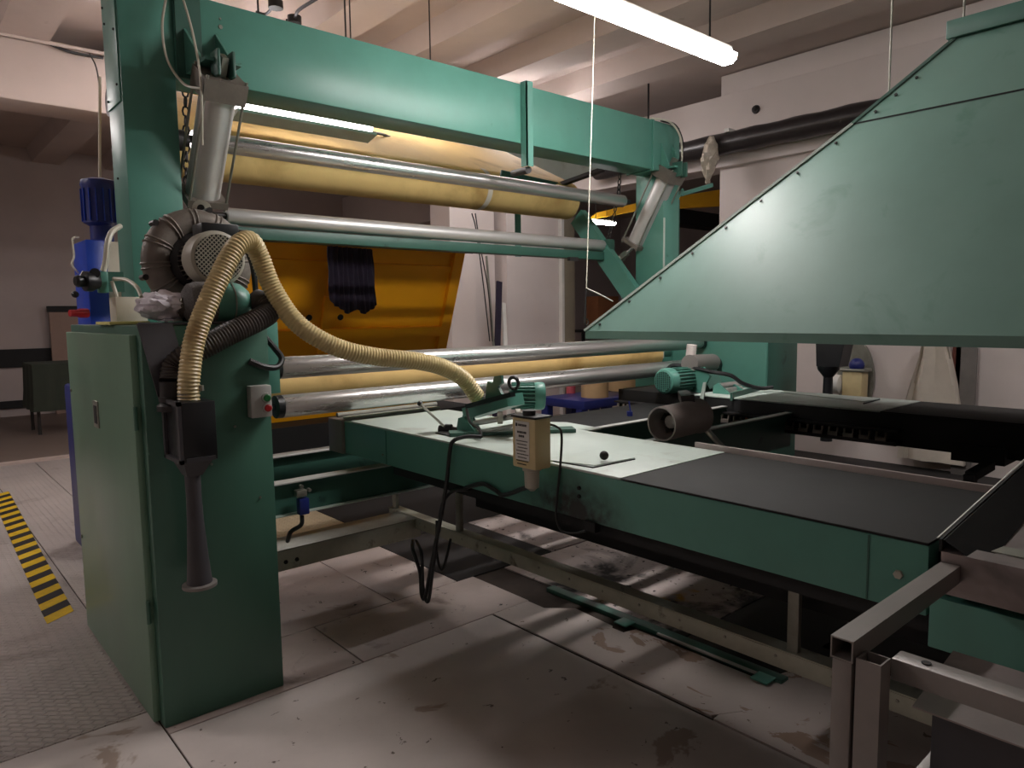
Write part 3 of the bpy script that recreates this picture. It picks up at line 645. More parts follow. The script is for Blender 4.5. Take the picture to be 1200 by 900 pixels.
# hanging cloth
b = nb(); ca, cb = V((2.925,5.700,2.202)), V((3.366,5.700,2.194)); nx, nz = 44, 10; rows = []
for sgn in (0,):
    for j in range(nz+1):
        row = []
        for i in range(nx+1):
            s = i/nx; q = j/nz; drop = .56 + .02*math.sin(i*.45) - .12*(s < .25)*(.25-s)*4 - .10*max(0, s-.9)*8
            row.append((ca.x + (cb.x-ca.x)*s + .02*q*(s > .5), 5.7 + .015*math.sin(i*1.35) + .008*math.sin(i*.6+j), ca.z + (cb.z-ca.z)*s - drop*q))
        rows.append(row)
vv = [[b.verts.new(p) for p in r] for r in rows]; back = [[b.verts.new((p[0], p[1]+.012, p[2])) for p in r] for r in rows]
for j in range(nz):
    for i in range(nx):
        b.faces.new((vv[j][i], vv[j][i+1], vv[j+1][i+1], vv[j+1][i])); b.faces.new((back[j][i], back[j+1][i], back[j+1][i+1], back[j][i+1]))
for i in range(nx):
    b.faces.new((vv[0][i], back[0][i], back[0][i+1], vv[0][i+1])); b.faces.new((vv[nz][i], vv[nz][i+1], back[nz][i+1], back[nz][i]))
for j in range(nz):
    b.faces.new((vv[j][0], vv[j+1][0], back[j+1][0], back[j][0])); b.faces.new((vv[j][nx], back[j][nx], back[j+1][nx], vv[j+1][nx]))
solo('hanging_cloth', b, NAVY, 'dark navy pleated cloth hanging in front of the yellow cover', 'cloth')
solo('support_pipe', cyl(nb(), (2.2, 5.7, 2.225), (4.5, 5.7, 2.225), .022, n=16), DARKM, 'dark rail along the top of the yellow cover holding the cloth', 'rail')

# ================================================================== RAIL TABLES
def rail_table(x0, x1, y0, y1, ysplit, label, sidem, ye):
    t = thing('rail_table', label, 'machine rail', ((x0+x1)/2, (y0+y1)/2, .87))
    obj('side_box', box(nb(), (x0, y0, .872), (x1, y1, 1.044), .004), sidem, t)
    obj('pale_cover', box(nb(), (x0-.004, ysplit, 1.045), (x1+.004, ye, 1.054), .002), PALE, t, label='worn cover plate with lamp light put into its pale colour')
    obj('dark_cover', box(nb(), (x0-.004, y0, 1.045), (x1+.004, ysplit-.003, 1.052), .002), RUBBER, t, label='dark grey cover sheet')
    return t
def greasy():
    m = mat('greasy_teal_paint', (84, 139, 125), .38, 0, .10, 2); nt = m.node_tree; N = nt.nodes; L = nt.links; b = N['Principled BSDF']
    src = b.inputs['Base Color'].links[0].from_socket
    tc = N.new('ShaderNodeTexCoord'); mp = N.new('ShaderNodeMapping'); mp.inputs['Location'].default_value = (.309, .14, -.02); mp.inputs['Scale'].default_value = (1, .55, 1.1)
    L.new(tc.outputs['Object'], mp.inputs[0]); ln = N.new('ShaderNodeVectorMath'); ln.operation = 'LENGTH'; L.new(mp.outputs[0], ln.inputs[0])
    mr = N.new('ShaderNodeMapRange'); mr.inputs[1].default_value = .17; mr.inputs[2].default_value = .02; L.new(ln.outputs['Value'], mr.inputs[0])
    nz = N.new('ShaderNodeTexNoise'); nz.inputs['Scale'].default_value = 30; nz.inputs['Detail'].default_value = 6; L.new(tc.outputs['Object'], nz.inputs[0])
    mu = N.new('ShaderNodeMath'); mu.operation = 'MULTIPLY'; L.new(mr.outputs[0], mu.inputs[0]); L.new(nz.outputs[0], mu.inputs[1])
    m2 = N.new('ShaderNodeMath'); m2.operation = 'MULTIPLY'; m2.use_clamp = True; m2.inputs[1].default_value = 2.2; L.new(mu.outputs[0], m2.inputs[0])
    mx = N.new('ShaderNodeMix'); mx.data_type = 'RGBA'; L.new(m2.outputs[0], mx.inputs[0]); L.new(src, mx.inputs[6]); mx.inputs[7].default_value = (.012, .014, .012, 1)
    L.new(mx.outputs[2], b.inputs['Base Color']); return m
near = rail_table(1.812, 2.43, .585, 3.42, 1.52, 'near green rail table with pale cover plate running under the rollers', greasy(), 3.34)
obj('end_cap', box(nb(), (1.80, 3.43, .868), (2.45, 3.58, 1.05), .004), GREYT, near)
obj('end_strip', box(nb(), (1.84, 3.44, 1.051), (2.45, 3.49, 1.06), .002), PALE, near)
obj('end_rod', cyl(nb(), (1.84, 3.55, 1.062), (2.5, 3.55, 1.062), .014, n=10), ZINC, near)
obj('side_seam', box(nb(), (1.8095, 3.0, .875), (1.812, 3.004, 1.04)), TEALD, near)
obj('lower_skirt', box(nb(), (1.812, -1.2, .80), (2.4, .58, .925), .004), TEAL, near)
obj('underside_flange', box(nb(), (1.85, .59, .82), (2.40, 3.0, .871)), BLACK, near)
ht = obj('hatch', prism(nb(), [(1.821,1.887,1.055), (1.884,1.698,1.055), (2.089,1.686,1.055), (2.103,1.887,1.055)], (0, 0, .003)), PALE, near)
b = nb(); 
for a_, c_ in (((1.828,1.895,1.056), (1.853,1.682,1.056)), ((1.853,1.682,1.056), (2.073,1.673,1.056))): beam_between(b, a_, c_, .004, .004, (0, 0, 1))
obj('hatch_joint', b, BLACK, near)
kn = V((1.954,1.720,1.060)); obj('hatch_knob', sphere(nb(), kn+V((0, 0, .02)), .017, 10), DARKM, near)
for y_ in (1.80, ): 
    for z_ in (.985, .955): bolt(near, (1.812, y_-.09, z_), (-1, 0, 0), .008, m=BLACK)
bolt(near, (1.812,0.650,0.958), (-1, 0, 0), .012, m=COWL); bolt(near, (1.812,3.033,0.918), (-1, 0, 0), .006)
obj('side_seam', box(nb(), (1.8095, .72, .875), (1.812, .724, 1.04)), TEALD, near)
# raised lip rail on far edge of near table
t = thing('lip_rail', 'grey bolted angle rail along the far edge of the near rail table', 'rail', (2.45, .6, 1.0))
obj('angle', box(nb(), (2.434, .6, .99), (2.446, 1.66, 1.075), .002), DRUMG, t)
for i in range(6): bolt(t, (2.434, 1.58-.16*i, 1.03), (-1, 0, 0), .007, m=COWL)
# small pale plate on the back of the near table
solo('corner_plate', prism(nb(), [(2.436, 2.35, 1.02), (2.436, 2.95, 1.02), (2.68, 2.62, 1.02), (2.66, 2.36, 1.02)], (0, 0, .008)), PALE, 'small pale triangular plate behind the near rail table', 'plate')
# cross bars between both rails
for y_, xa_, lab in ((2.49, 2.44, 'pale topped cross beam between the rail tables, nearer the rollers'), (2.06, 2.44, 'pale topped cross beam between the rail tables, under the fan')):
    t = thing('cross_beam', lab, 'beam', (3.2, y_, .8))
    obj('web', box(nb(), (xa_, y_, .80), (4.0, y_+.07, .992)), TEALD, t)
    obj('flange', box(nb(), (xa_, y_-.006, .993), (4.0, y_+.035, 1.0)), LGREY, t)
# far table
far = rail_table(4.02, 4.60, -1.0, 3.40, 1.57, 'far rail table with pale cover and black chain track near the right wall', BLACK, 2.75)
obj('under_box', box(nb(), (3.980,1.206,0.925), V((3.980,0.977,0.843))+V((.3, 0, 0))), BLACK, far)
b = nb(); tr = V((3.985, 0, .93)); 
obj('track_bar', box(nb(), (3.93, 1.45, .885), (4.015, 3.38, .905)), DARKM, far); obj('track_bar', box(nb(), (3.95, 1.45, .955), (4.015, 3.38, .965)), DARKM, far)
for i in range(22):
    y_ = 1.5 + i*.085
    b = nb(); box(b, (3.93, y_, .905), (3.955, y_+.055, .925)); box(b, (3.935, y_, .905), (3.95, y_+.008, .95)); box(b, (3.935, y_+.047, .905), (3.95, y_+.055, .95))
    obj('chain_clip', b, IRON if i != 9 else mat('rusty_copper', (150, 96, 60), .45, .7), far)
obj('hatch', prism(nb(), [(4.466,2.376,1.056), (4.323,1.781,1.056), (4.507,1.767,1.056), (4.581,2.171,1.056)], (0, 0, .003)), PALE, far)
b = nb(); beam_between(b, (4.236,1.745,1.057), (4.502,1.760,1.057), .006, .004, (0, 0, 1)); obj('hatch_joint', b, BLACK, far)
t = thing('bracket_leg', 'black bent bracket leg hanging under the far rail table', 'bracket', (3.600,1.006,0.749))
b = nb(); beam_between(b, (3.700,1.033,0.705), (3.700,1.039,0.840), .045, .045, (0, 1, 0)); beam_between(b, (3.700,1.038,0.832), (3.950,1.029,0.848), .045, .04, (0, 1, 0)); obj('leg', b, BLACK, t)
obj('foot', beam_between(nb(), V((3.700,1.033,0.705)), V(((3.700,1.033,0.705)[0], (3.700,1.033,0.705)[1], 0)), .045, .045, (0, 1, 0)), BLACK, t)
solo('machine_tray', box(nb(), (2.72, 2.60, .93), (3.98, 3.12, .97)), BLACK, 'black tray between the rail tables just in front of the lower roller', 'tray')
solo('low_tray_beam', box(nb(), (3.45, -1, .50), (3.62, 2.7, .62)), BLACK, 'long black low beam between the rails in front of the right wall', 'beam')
solo('dark_belt', box(nb(), (2.47, -1, .70), (3.4, 1.45, .72)), RUBBER, 'dark sheet lying low between the two rail tables', 'sheet')
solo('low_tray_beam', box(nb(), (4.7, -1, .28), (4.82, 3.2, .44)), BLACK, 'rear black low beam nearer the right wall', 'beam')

# ================================================================== EDGE TRIMMER on near table
def motor(parent, c, d, r, L, mb, n=22, grille=False):
    c = V(c); d = V(d).normalized(); x, y_ = basis(d)
    mbod = obj('motor_body', cyl(nb(), c, c+d*L*.72, r*.86, n=28), TEALD, parent)
    for i in range(n):
        a = 2*PI*i/n; e = x*math.cos(a)+y_*math.sin(a)
        obj('cooling_fin', beam_between(nb(), c+e*r*.92+d*.01, c+e*r*.92+d*L*.70, r*.2, .004, e), mb, mbod)
    cwl = obj('fan_cowl', lathe(nb(), c+d*L*.70, d, [(0, r), (.005, r*1.05), (L*.22, r*1.05), (L*.28, r*.95), (L*.30, r*.8), (L*.295, r*.78)], 28), TEAL, parent)
    if grille:
        cc = c+d*(L+.002); obj('grille_back', cyl(nb(), cc-d*.004, cc, r*.8, n=24), BLACK, cwl); b = nb()
        for i in range(-5, 6):
            o_ = i*r*.15; hl = math.sqrt(max(0, (r*.8)**2-o_**2))
            for p, q in ((x, y_), (y_, x)): beam_between(b, cc+d*.003+q*o_-p*hl, cc+d*.003+q*o_+p*hl, .003, .003, d)
        obj('grille', b, TEAL, cwl)
    return mbod
t = thing('edge_trimmer', 'green edge trimming unit with finned motor on the near rail table', 'trimmer', (2.1, 2.4, 1.055))
motor(t, (2.160,2.480,1.223), (.78, -.62, -.02), .062, .165, TEAL)
b = nb(); sp = [(2.150,2.642,1.219), (2.150,2.628,1.282), (2.150,2.590,1.276), (2.150,2.576,1.309), (2.150,2.527,1.316), (2.150,2.521,1.280), (2.150,2.552,1.262), (2.150,2.528,1.232), (2.150,2.492,1.219), (2.150,2.573,1.172), (2.150,2.650,1.177)]
prism(b, sp, (.015, 0, 0)); obj('toothed_plate', b, TEALD, t)
b = nb(); beam_between(b, (2.100,2.693,1.129), (2.100,2.371,1.221), .10, .055, (1, 0, 0)); obj('guard_housing', b, TEAL, t)
b = nb(); beam_between(b, (2.020,2.616,1.176), (2.050,2.330,1.251), .03, .02, (1, 0, 0)); obj('guard_rail', b, BPLASTIC, t)
obj('base_bar', beam_between(nb(), (1.90, 2.60, 1.064), (2.38, 2.28, 1.064), .016, .09, (0, 0, 1)), TEALD, t)
b = nb(); prism(b, [(1.980,2.659,1.048), (1.980,2.637,1.122), (1.980,2.597,1.134), (1.980,2.493,1.059), (1.980,2.518,1.049)], (.015, 0, 0)); obj('side_cheek', b, TEAL, t)
b = nb(); prism(b, [(2.060,2.738,1.062), (2.060,2.702,1.132), (2.060,2.655,1.136), (2.060,2.593,1.070)], (.015, 0, 0)); obj('side_cheek', b, TEAL, t)
obj('slide_shaft', cyl(nb(), (2.000,2.541,1.106), (2.080,2.249,1.173), .013, n=14), STEEL, t)
obj('slide_shaft', cyl(nb(), (2.000,2.543,1.063), (2.080,2.250,1.132), .009, n=14), STEEL, t)
for px, xx in ((0, 2.03), (1, 2.07)):
    c = V((2.030,2.396,1.145)) if not px else V((2.070,2.321,1.160))
    obj('shaft_clamp', lathe(nb(), c-V((.014, -.0, 0)), (.8, -.6, 0), [(0, .028), (.022, .028)], 16), COWL, t)
b = nb(); cyl(b, (1.920,2.854,1.173), (1.920,2.663,1.086), .006, n=8); obj('hand_lever', b, ZINC, t)
obj('lever_knob', sphere(nb(), (1.920,2.861,1.177), .013, 8), BPLASTIC, t)
b = nb(); lathe(b, (1.940,2.732,1.064), (.5, -.8, 0), [(0, .02), (.03, .02), (.031, .026), (.06, .026), (.061, .015), (.12, .012)], 14); obj('clamp', b, DARKM, t)
obj('clamp_foot', prism(nb(), [(1.884,2.687,1.056), (1.884,2.556,1.056), (1.989,2.579,1.056), (1.999,2.744,1.056)], (0, 0, .004)), DARKM, t)
b = nb(); torus(b, (2.080,2.358,1.296), (1, .2, .1), .026, .008, 20, 8); obj('cable_loop', b, CABLE, t)
b = nb(); cord(b, [(2.000,2.597,1.164), (1.960,2.521,1.117), (1.940,2.430,1.098), (1.920,2.394,1.071)], .007); obj('motor_cable', b, CABLE, t)
b = nb(); lathe(b, (2.117,2.660,1.204), (.1, -.1, -1), [(0, .03), (.03, .034), (.06, .03)], 20); obj('hose_socket', b, COWL, t)

# cables hanging over near table side
b = nb()
pts = [(1.900,2.369,1.077), (1.840,2.404,1.080), (1.790,2.423,1.065), (1.785,2.442,1.016), (1.780,2.458,0.903), (1.780,2.502,0.744), (1.780,2.560,0.577), (1.780,2.605,0.447), (1.780,2.651,0.314), (1.780,2.679,0.322), (1.790,2.703,0.418), (1.800,2.771,0.501), (1.900,2.923,0.488)]
cord(b, pts, .009, 8, 10)
pts = [(1.840,2.382,0.857), (1.820,2.478,0.832), (1.800,2.522,0.774), (1.790,2.545,0.656), (1.780,2.576,0.494), (1.780,2.624,0.305), (1.785,2.671,0.347), (1.800,2.700,0.498), (1.900,2.892,0.495)]
cord(b, pts, .008, 8, 10)
pts = [(1.950,2.785,0.611), (1.920,2.749,0.457), (1.920,2.710,0.392), (1.950,2.707,0.460), (2.000,2.745,0.516)]
cord(b, pts, .007, 8, 10)
solo('black_cable_bundle', b, CABLE, 'bundle of black cables drooping over the side of the near rail table', 'cable')
b = nb(); cord(b, [(1.800,2.359,0.872), (1.800,2.244,0.910), (1.800,2.163,0.899), (1.800,2.110,0.888), (1.790,1.988,0.936), (1.770,1.918,0.961)], .009)
solo('oil_feed_pipe', b, CABLE, 'dark feed pipe running under the cream oiler', 'pipe')

# oiler
t = thing('oil_reservoir', 'small yellowed cream oil reservoir with label hung on the near rail table', 'reservoir', (1.74, 1.95, .95))
oa = V((1.700,1.820,1.021)); yA = V((1.700,1.817,1.205)).y; yB = V((1.700,1.939,1.223)).y
zb_, zt_ = V((1.700,1.819,1.046)).z, V((1.700,1.816,1.229)).z
xB = V((1.778,1.820,1.196)).x
obj('tank', box(nb(), (1.70, yA, zb_), (xB, yB, zt_), .006), CREAM, t)
obj('lid', box(nb(), (1.696, yA-.004, zt_), (xB+.004, yB+.004, zt_+.008), .002), DARKM, t)
obj('filler_cap', cyl(nb(), ((1.7+xB)/2-.01, (yA+yB)/2, zt_+.008), ((1.7+xB)/2-.01, (yA+yB)/2, zt_+.026), .024, n=20), BPLASTIC, t)
lb = obj('label_plate', box(nb(), (1.698, yA+.03, zb_+.03), (1.7, yB-.018, zt_-.012)), LAMPB, t)
b = nb(); ya_, yb_ = yA+.034, yB-.022; z = zt_-.02
rows_ = [(.0, .35, .008), (.4, .95, .006)]
def txtrow(z, h, y_hi, y_lo):
    y = y_hi
    while y > y_lo:
        w_ = random.uniform(.002, .006); box(b, (1.6972, y-w_, z-h), (1.6985, y, z)); y -= w_ + .0018
box(b, (1.6972, yb_-.009, z-.012), (1.6985, yb_, z)); txtrow(z-.002, .008, yb_-.014, ya_+.01)
txtrow(z-.028, .008, yb_-.008, ya_+.012); txtrow(z-.042, .008, yb_-.016, ya_+.02)
for i in range(8): txtrow(z-.062-.012*i, .0035, yb_-.002-(i % 3)*.004, ya_+.004+(i % 2)*.01)
obj('printing', b, DARKM, lb)
c = V(((1.7+xB)/2, (yA+yB)/2, zb_)); obj('drain_cup', lathe(nb(), c, (0, 0, -1), [(0, .034), (.012, .034), (.014, .028), (.075, .026), (.08, .018), (.088, .01)], 24), COWL, t)
b = nb(); cord(b, [(xB, yA+.02, zt_-.025), (1.800,1.811,1.194), (1.800,1.786,1.172), (1.800,1.791,1.072), (1.800,1.809,0.944), (1.800,1.815,0.863), (1.800,1.789,0.815), (1.800,1.729,0.819), (1.800,1.671,0.841)], .0045, 6); obj('oil_pipe', b, CABLE, t)
obj('pipe_fitting', box(nb(), (1.800,1.683,0.875), V((1.800,1.627,0.842))+V((.03, 0, 0))), BLACK, t)

# ================================================================== FAN DRUM between rails, far motor
t = thing('fan_drum', 'grey brown cylindrical fan housing hanging between the rail tables', 'fan', (2.9, 2.2, .95))
fa = V((2.575,1.930,1.104)); fd = V((1, .0, .03)); fd.normalize(); rF = .078
obj('drum_shell', lathe(nb(), fa, fd, [(0, rF*.9), (0, rF), (.26, rF), (.27, rF*1.06), (.285, rF*1.06), (.285, rF*.6), (.04, rF*.9)], 36, False, False), DRUMG, t)
obj('inner_back', lathe(nb(), fa+fd*.12, fd, [(0, rF*.9), (.01, rF*.9)], 30), BLACK, t)
obj('hub', lathe(nb(), fa+fd*.06, fd, [(0, .022), (.005, .03), (.08, .03)], 18), DRUMG, t)
x_, y__ = basis(fd)
for i in range(6):
    a = 2*PI*i/6; e = x_*math.cos(a)+y__*math.sin(a); e2 = x_*math.cos(a+.5)+y__*math.sin(a+.5)
    obj('blade', prism(nb(), [fa+fd*.08+e*.028, fa+fd*.08+e*rF*.85, fa+fd*.10+e2*rF*.85, fa+fd*.10+e2*.028], fd*.003), DARKM, t)
b = nb(); cyl(b, (3.000,2.007,1.048), (2.750,1.716,0.989), .014, n=12); obj('support_rod', b, ZINC, t)
obj('support_arm', beam_between(nb(), fa+fd*.2+V((0, 0, .08)), (3.900,2.754,1.064), .06, .05), DARKM, t)
t = thing('far_edge_trimmer', 'green motor and trimming unit on the far rail table under the hood', 'trimmer', (4.2, 2.8, 1.055))
motor(t, V((3.930,2.934,1.134))+V((.26, -.013, 0)), (-1, .05, 0), .085, .26, TEAL, grille=True)
b = nb(); prism(b, [(4.200,2.926,1.199), (4.200,2.802,1.223), (4.200,2.747,1.167), (4.200,2.813,1.034), (4.200,2.896,1.028)], (.02, 0, 0)); obj('bracket_plate', b, TEAL, t)
b = nb(); beam_between(b, (4.300,2.867,1.094), (4.400,2.822,1.119), .1, .12); obj('gear_housing', b, TEALD, t)
b = nb(); prism(b, [(4.150,2.693,1.036), (4.150,2.687,1.105), (4.150,2.655,1.124), (4.150,2.551,1.047)], (.02, 0, 0)); obj('side_cheek', b, TEAL, t)
b = nb(); prism(b, [(4.400,2.787,1.043), (4.400,2.754,1.105), (4.400,2.714,1.108), (4.400,2.608,1.056)], (.02, 0, 0)); obj('side_cheek', b, TEAL, t)
obj('slide_shaft', cyl(nb(), (4.250,2.705,1.096), (4.500,2.708,1.095), .018, n=12), STEEL, t)
obj('slide_shaft', cyl(nb(), (4.200,2.641,1.070), (4.500,2.694,1.060), .018, n=12), STEEL, t)
obj('base_bar', beam_between(nb(), (3.994,2.456,1.062), (4.516,2.560,1.062), .05, .015, (0, 0, 1)), TEALD, t)
b = nb(); prism(b, [(3.980,2.684,1.006), (3.980,2.654,1.142), (3.980,2.634,1.144), (3.980,2.658,0.980)], (.01, 0, 0)); obj('guide_finger', b, PALE, t)
b = nb(); cord(b, [(4.100,3.033,1.200), (4.150,3.005,1.228), (4.200,2.884,1.213), (4.200,2.728,1.191), (4.250,2.622,1.171), (4.300,2.562,1.119), (4.400,2.494,1.082), (4.500,2.457,1.082)], .014); obj('motor_cable', b, CABLE, t)
solo('pale_pipe', cyl(nb(), (4.250,2.928,1.369), (4.250,2.947,1.213), .035, n=20), WALL, 'short vertical beige pipe under the hood edge', 'pipe')
solo('grey_roll', cyl(nb(), (4.182,2.900,1.243), V((4.771,3.100,1.214)), .06, n=24), GREYT, 'grey roll end beside the right side frame', 'roll')
b = nb(); cord(b, [(3.400,2.772,0.957), (3.400,2.792,1.061)], .004); cyl(b, (3.400,2.785,0.998), (3.400,2.785,0.946), .018, n=12)
solo('blue_sensor', b, BLUED, 'small blue sensor standing on the cross beam', 'sensor')
# right cabinet
t = thing('side_frame', 'green right side frame cabinet seen under the hood', 'cabinet', (5.48, 3.4, 0))
obj('body', box(nb(), (5.23, 2.91, 0), (5.73, 4.0, 1.575), .006), TEAL, t)
obj('front_panel', box(nb(), (5.25, 2.902, .02), (5.71, 2.911, 1.55), .002), TEALD, t)

# ================================================================== LOWER BEAMS, RAILS
t = thing('cross_beam', 'upper green cross beam with pale top running from the cabinet under the near rail table', 'beam', (2.0, 4.0, .6))
obj('web', box(nb(), (1.21, 4.0, .62), (3.9, 4.06, .788)), TEALD, t); obj('flange', box(nb(), (1.21, 3.96, .789), (3.9, 4.06, .796)), LGREY, t)
t = thing('cross_beam', 'middle green cross beam with pale top and the blue limit switch', 'beam', (2.0, 3.3, .6))
obj('web', box(nb(), (1.21, 3.30, .645), (3.9, 3.35, .795)), TEALD, t); obj('flange', box(nb(), (1.21, 3.27, .796), (3.9, 3.35, .802)), LGREY, t); obj('flange', box(nb(), (1.21, 3.27, .638), (3.9, 3.35, .644)), PALE, t)
t = thing('cross_beam', 'lowest grey cross beam bolted to the cabinet side above the floor', 'beam', (1.8, 3.5, .3))
obj('channel', box(nb(), (1.21, 3.45, .305), (2.30, 3.62, .41), .004), RAILM, t)
obj('top_flange', box(nb(), (1.21, 3.445, .411), (2.30, 3.66, .418), .002), ZINC, t)
for x in (1.47, 1.53): bolt(t, (x, 3.45, .35), (0, -1, 0), .012, m=BLACK)
zr = .42
t = thing('lower_rail', 'long worn metal rail with posts running low below the near rail table', 'rail', (2.3, 1.5, .3))
obj('rail', box(nb(), (2.262, -.6, .36), (2.275, 3.74, .422), .002), RAILM, t)
obj('rail_flange', box(nb(), (2.262, -.6, .423), (2.33, 3.74, .428), .001), RAILM, t)
for (u_, p) in ((0, (2.280,3.054,0.534)), (1, (2.280,1.148,0.561)), (2, (2.28, 3.70, .5))):
    obj('post', box(nb(), (2.276, p[1]-.02, .40), (2.30, p[1]+.02, .87 if u_ < 2 else .64), .002), ZINC, t)
for i in range(16): bolt(t, (2.262, 3.6-.2*i, .40), (-1, 0, 0), .006, .004)
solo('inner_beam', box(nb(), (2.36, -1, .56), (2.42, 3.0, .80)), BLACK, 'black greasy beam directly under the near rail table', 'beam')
t = thing('floor_channel', 'green floor channel beside the lower rail with small bracket ears', 'channel', (2.83, 2.0, 0))
obj('channel', box(nb(), (2.79, 1.45, -.01), (2.85, 2.9, .016), .003), TEALD, t)
obj('edge_strip', box(nb(), (2.775, 1.55, .008), (2.79, 2.1, .016)), LGREY, t)
for y_ in (2.29, 1.52): obj('bracket_ear', box(nb(), (2.72, y_-.04, .010), (2.80, y_+.04, .018), .002), TEAL, t)
# limit switch
t = thing('limit_switch', 'small blue limit switch with black cable on the middle green beam', 'switch', (1.477,3.260,0.628))
c = V((1.484,3.250,0.680)); obj('housing', box(nb(), c-V((.025, .02, .04)), c+V((.025, .02, .04)), .004), BLUED, t)
c = V((1.478,3.250,0.745)); obj('head', box(nb(), c-V((.03, .02, .015)), c+V((.022, .02, .018)), .004), ZINC, t)
for q in ((1.475,3.240,0.781), (1.514,3.240,0.757)): obj('roller', lathe(nb(), q, (0, -1, 0), [(-.01, .009), (.01, .009)], 12), ZINC, t)
b = nb(); cord(b, [(1.477,3.250,0.634), (1.466,3.240,0.592), (1.431,3.280,0.556), (1.463,3.400,0.474)], .011, 8); obj('switch_cable', b, CABLE, t)

# ================================================================== HOOD
H0 = V((2.6, 2.41, 1.475)); fl_ = .038
yN = -2.2
top = V((3.300,1.053,2.669)); seam = V((3.090,1.353,2.366))
W2 = 2.0
t = thing('extraction_hood', 'huge green sheet metal extraction hood hanging over the rail tables', 'hood', (3.6, .5, 1.475))
def shell(pts, th, name, m):
    o = obj(name, prism(nb(), pts, th), m, t); return o
A0, A1 = V((H0.x, H0.y, H0.z+fl_)), V((H0.x, yN, H0.z+fl_))
n_in = V((.01, 0, -.004))
shell([A0, A1, (seam.x, yN+.6, seam.z), tuple(seam)], n_in, 'lower_panel', HOODM)
shell([tuple(seam+V((0, 0, .002))), (seam.x, yN+.6, seam.z+.002), (top.x, yN+.9, top.z), tuple(top)], n_in, 'upper_panel', HOODM)
shell([H0, (H0.x, yN, H0.z), A1, A0], (.008, 0, 0), 'rim', HOODM)
# far sides
xr = H0.x+W2; sx2 = 2*(H0.x+W2/2)-seam.x; tx2 = 2*(H0.x+W2/2)-top.x
shell([(xr, H0.y, H0.z), (xr, yN, H0.z), (tx2, yN+.9, top.z), (tx2, top.y, top.z)], (-.01, 0, -.004), 'back_panel', HOODM)
shell([H0+V((.01,0,0)), (xr, H0.y, H0.z), (tx2, top.y, top.z), tuple(top+V((.01, 0, 0))), tuple(seam+V((.01, 0, 0))) ], (0, -.01, -.004), 'end_panel', HOODM)
shell([(H0.x, yN, H0.z), (xr, yN, H0.z), (tx2, yN+.9, top.z), (top.x, yN+.9, top.z)], (0, .01, -.004), 'end_panel', HOODM)
obj('seam_strip', box(nb(), (seam.x-.004, yN+.6, seam.z-.004), (seam.x+.012, seam.y, seam.z+.002)), BLACK, t)
obj('edge_strip', beam_between(nb(), A0+V((-.003, .003, 0)), seam+V((-.003, .003, 0)), .012, .012), PALE, t)
obj('edge_strip', beam_between(nb(), seam+V((-.003, .003, 0)), top+V((-.003, .003, 0)), .012, .012), HOODM, t)
for i in range(8):
    s = (i+.25)/8; p_ = A0.lerp(seam, s) + V((.004, -.05, 0)); bolt(t, p_+V((-.006, 0, .004)), (-.87, 0, .5), .007, .005, m=DARKM)
for i in range(3):
    p_ = seam.lerp(top, .1+.2*i) + V((.004, -.05, 0)); bolt(t, p_+V((-.006, 0, .004)), (-.87, 0, .3), .007, .005, m=DARKM)
obj('top_duct', box(nb(), (top.x-.02, yN+.9, top.z), (tx2+.02, top.y+.03, top.z+.07), .004), TEALD, t)
for u_, p_ in ((0, V((3.350,1.043,2.734))), (1, V((3.180,1.252,2.493)))):
    obj('hanging_wire', cyl(nb(), p_, (p_.x, p_.y, 4.3), .004, n=6), ZINC, t)

# ================================================================== DUCT PIPE, BAG
t = thing('wrapped_duct', 'black wrapped round duct running along the right wall beam', 'duct', (7.58, 4, 3.4))
b = nb(); P_ = [(7.58, y, 3.55) for y in [6.8-.15*i for i in range(60)]]
tube(b, P_, .12, 24, True, lambda i: .125 + .006*math.sin(i*1.7)); obj('duct_wrap', b, PIPEB, t)
b = nb(); box(b, (7.5, 4.7, 3.66), (7.7, 4.76, 3.70)); obj('strap', b, LAMPB, t)
b = nb(); rings = []
p_ = V((7.400,4.862,3.617)); q_ = V((7.400,4.911,3.092))
for i in range(12):
    s = i/11; c = p_.lerp(q_, s); w_ = .03 + .07*math.sin(PI*min(1, s*1.1)); 
    rings.append([c + V((math.cos(a)*w_*(1+.3*math.sin(a*5+i)), math.sin(a)*w_*.9*(1+.25*math.cos(a*4+i*2)), 0)) for a in [2*PI*k/16 for k in range(16)]])
loft(b, rings); solo('plastic_bag', b, PLASTIC, 'crumpled clear plastic wrap hanging from the black duct', 'bag')
for (u_, p_) in ((0, (7.700,4.489,3.896)),):
    solo('wall_socket', lathe(nb(), V(p_)+V((.02, 0, 0)), (-1, 0, 0), [(0, .05), (.02, .045), (.03, .02), (.06, .02)], 12), DARKM, 'small dark fitting on the upper right wall beam', 'fitting')

# crane rail
t = thing('crane_rail', 'yellow crane girder crossing the far room behind the right post', 'girder', (9, 8.9, 3.4))
a_, c_ = V((9.136,9.200,3.190)), V((10.983,7.000,3.673))
obj('girder_web', beam_between(nb(), a_, c_, .12, .24, (0, 0, 1)) if False else prism(nb(), [(10.199,9.400,3.350), (10.678,8.600,3.473), (11.730,7.400,3.515), (11.722,7.400,3.818), (10.677,8.600,3.612), (10.488,9.400,3.516)], (.05, .1, 0)), CRANE, t)
solo('crane_beam', prism(nb(), [(1.995,6.500,3.484), (2.211,6.500,3.525), (2.208,6.500,3.453), (2.019,6.500,3.294), (1.984,6.500,3.289)], (0, .2, 0)), CRANE, 'yellow bracket glimpsed between the left post and cylinder', 'bracket')
solo('far_duct', box(nb(), (12.534,9.000,3.413), V((14.273,9.000,3.725))+V((0, .4, 0))), BLACK, 'dark duct under the yellow girder in the far room', 'duct')

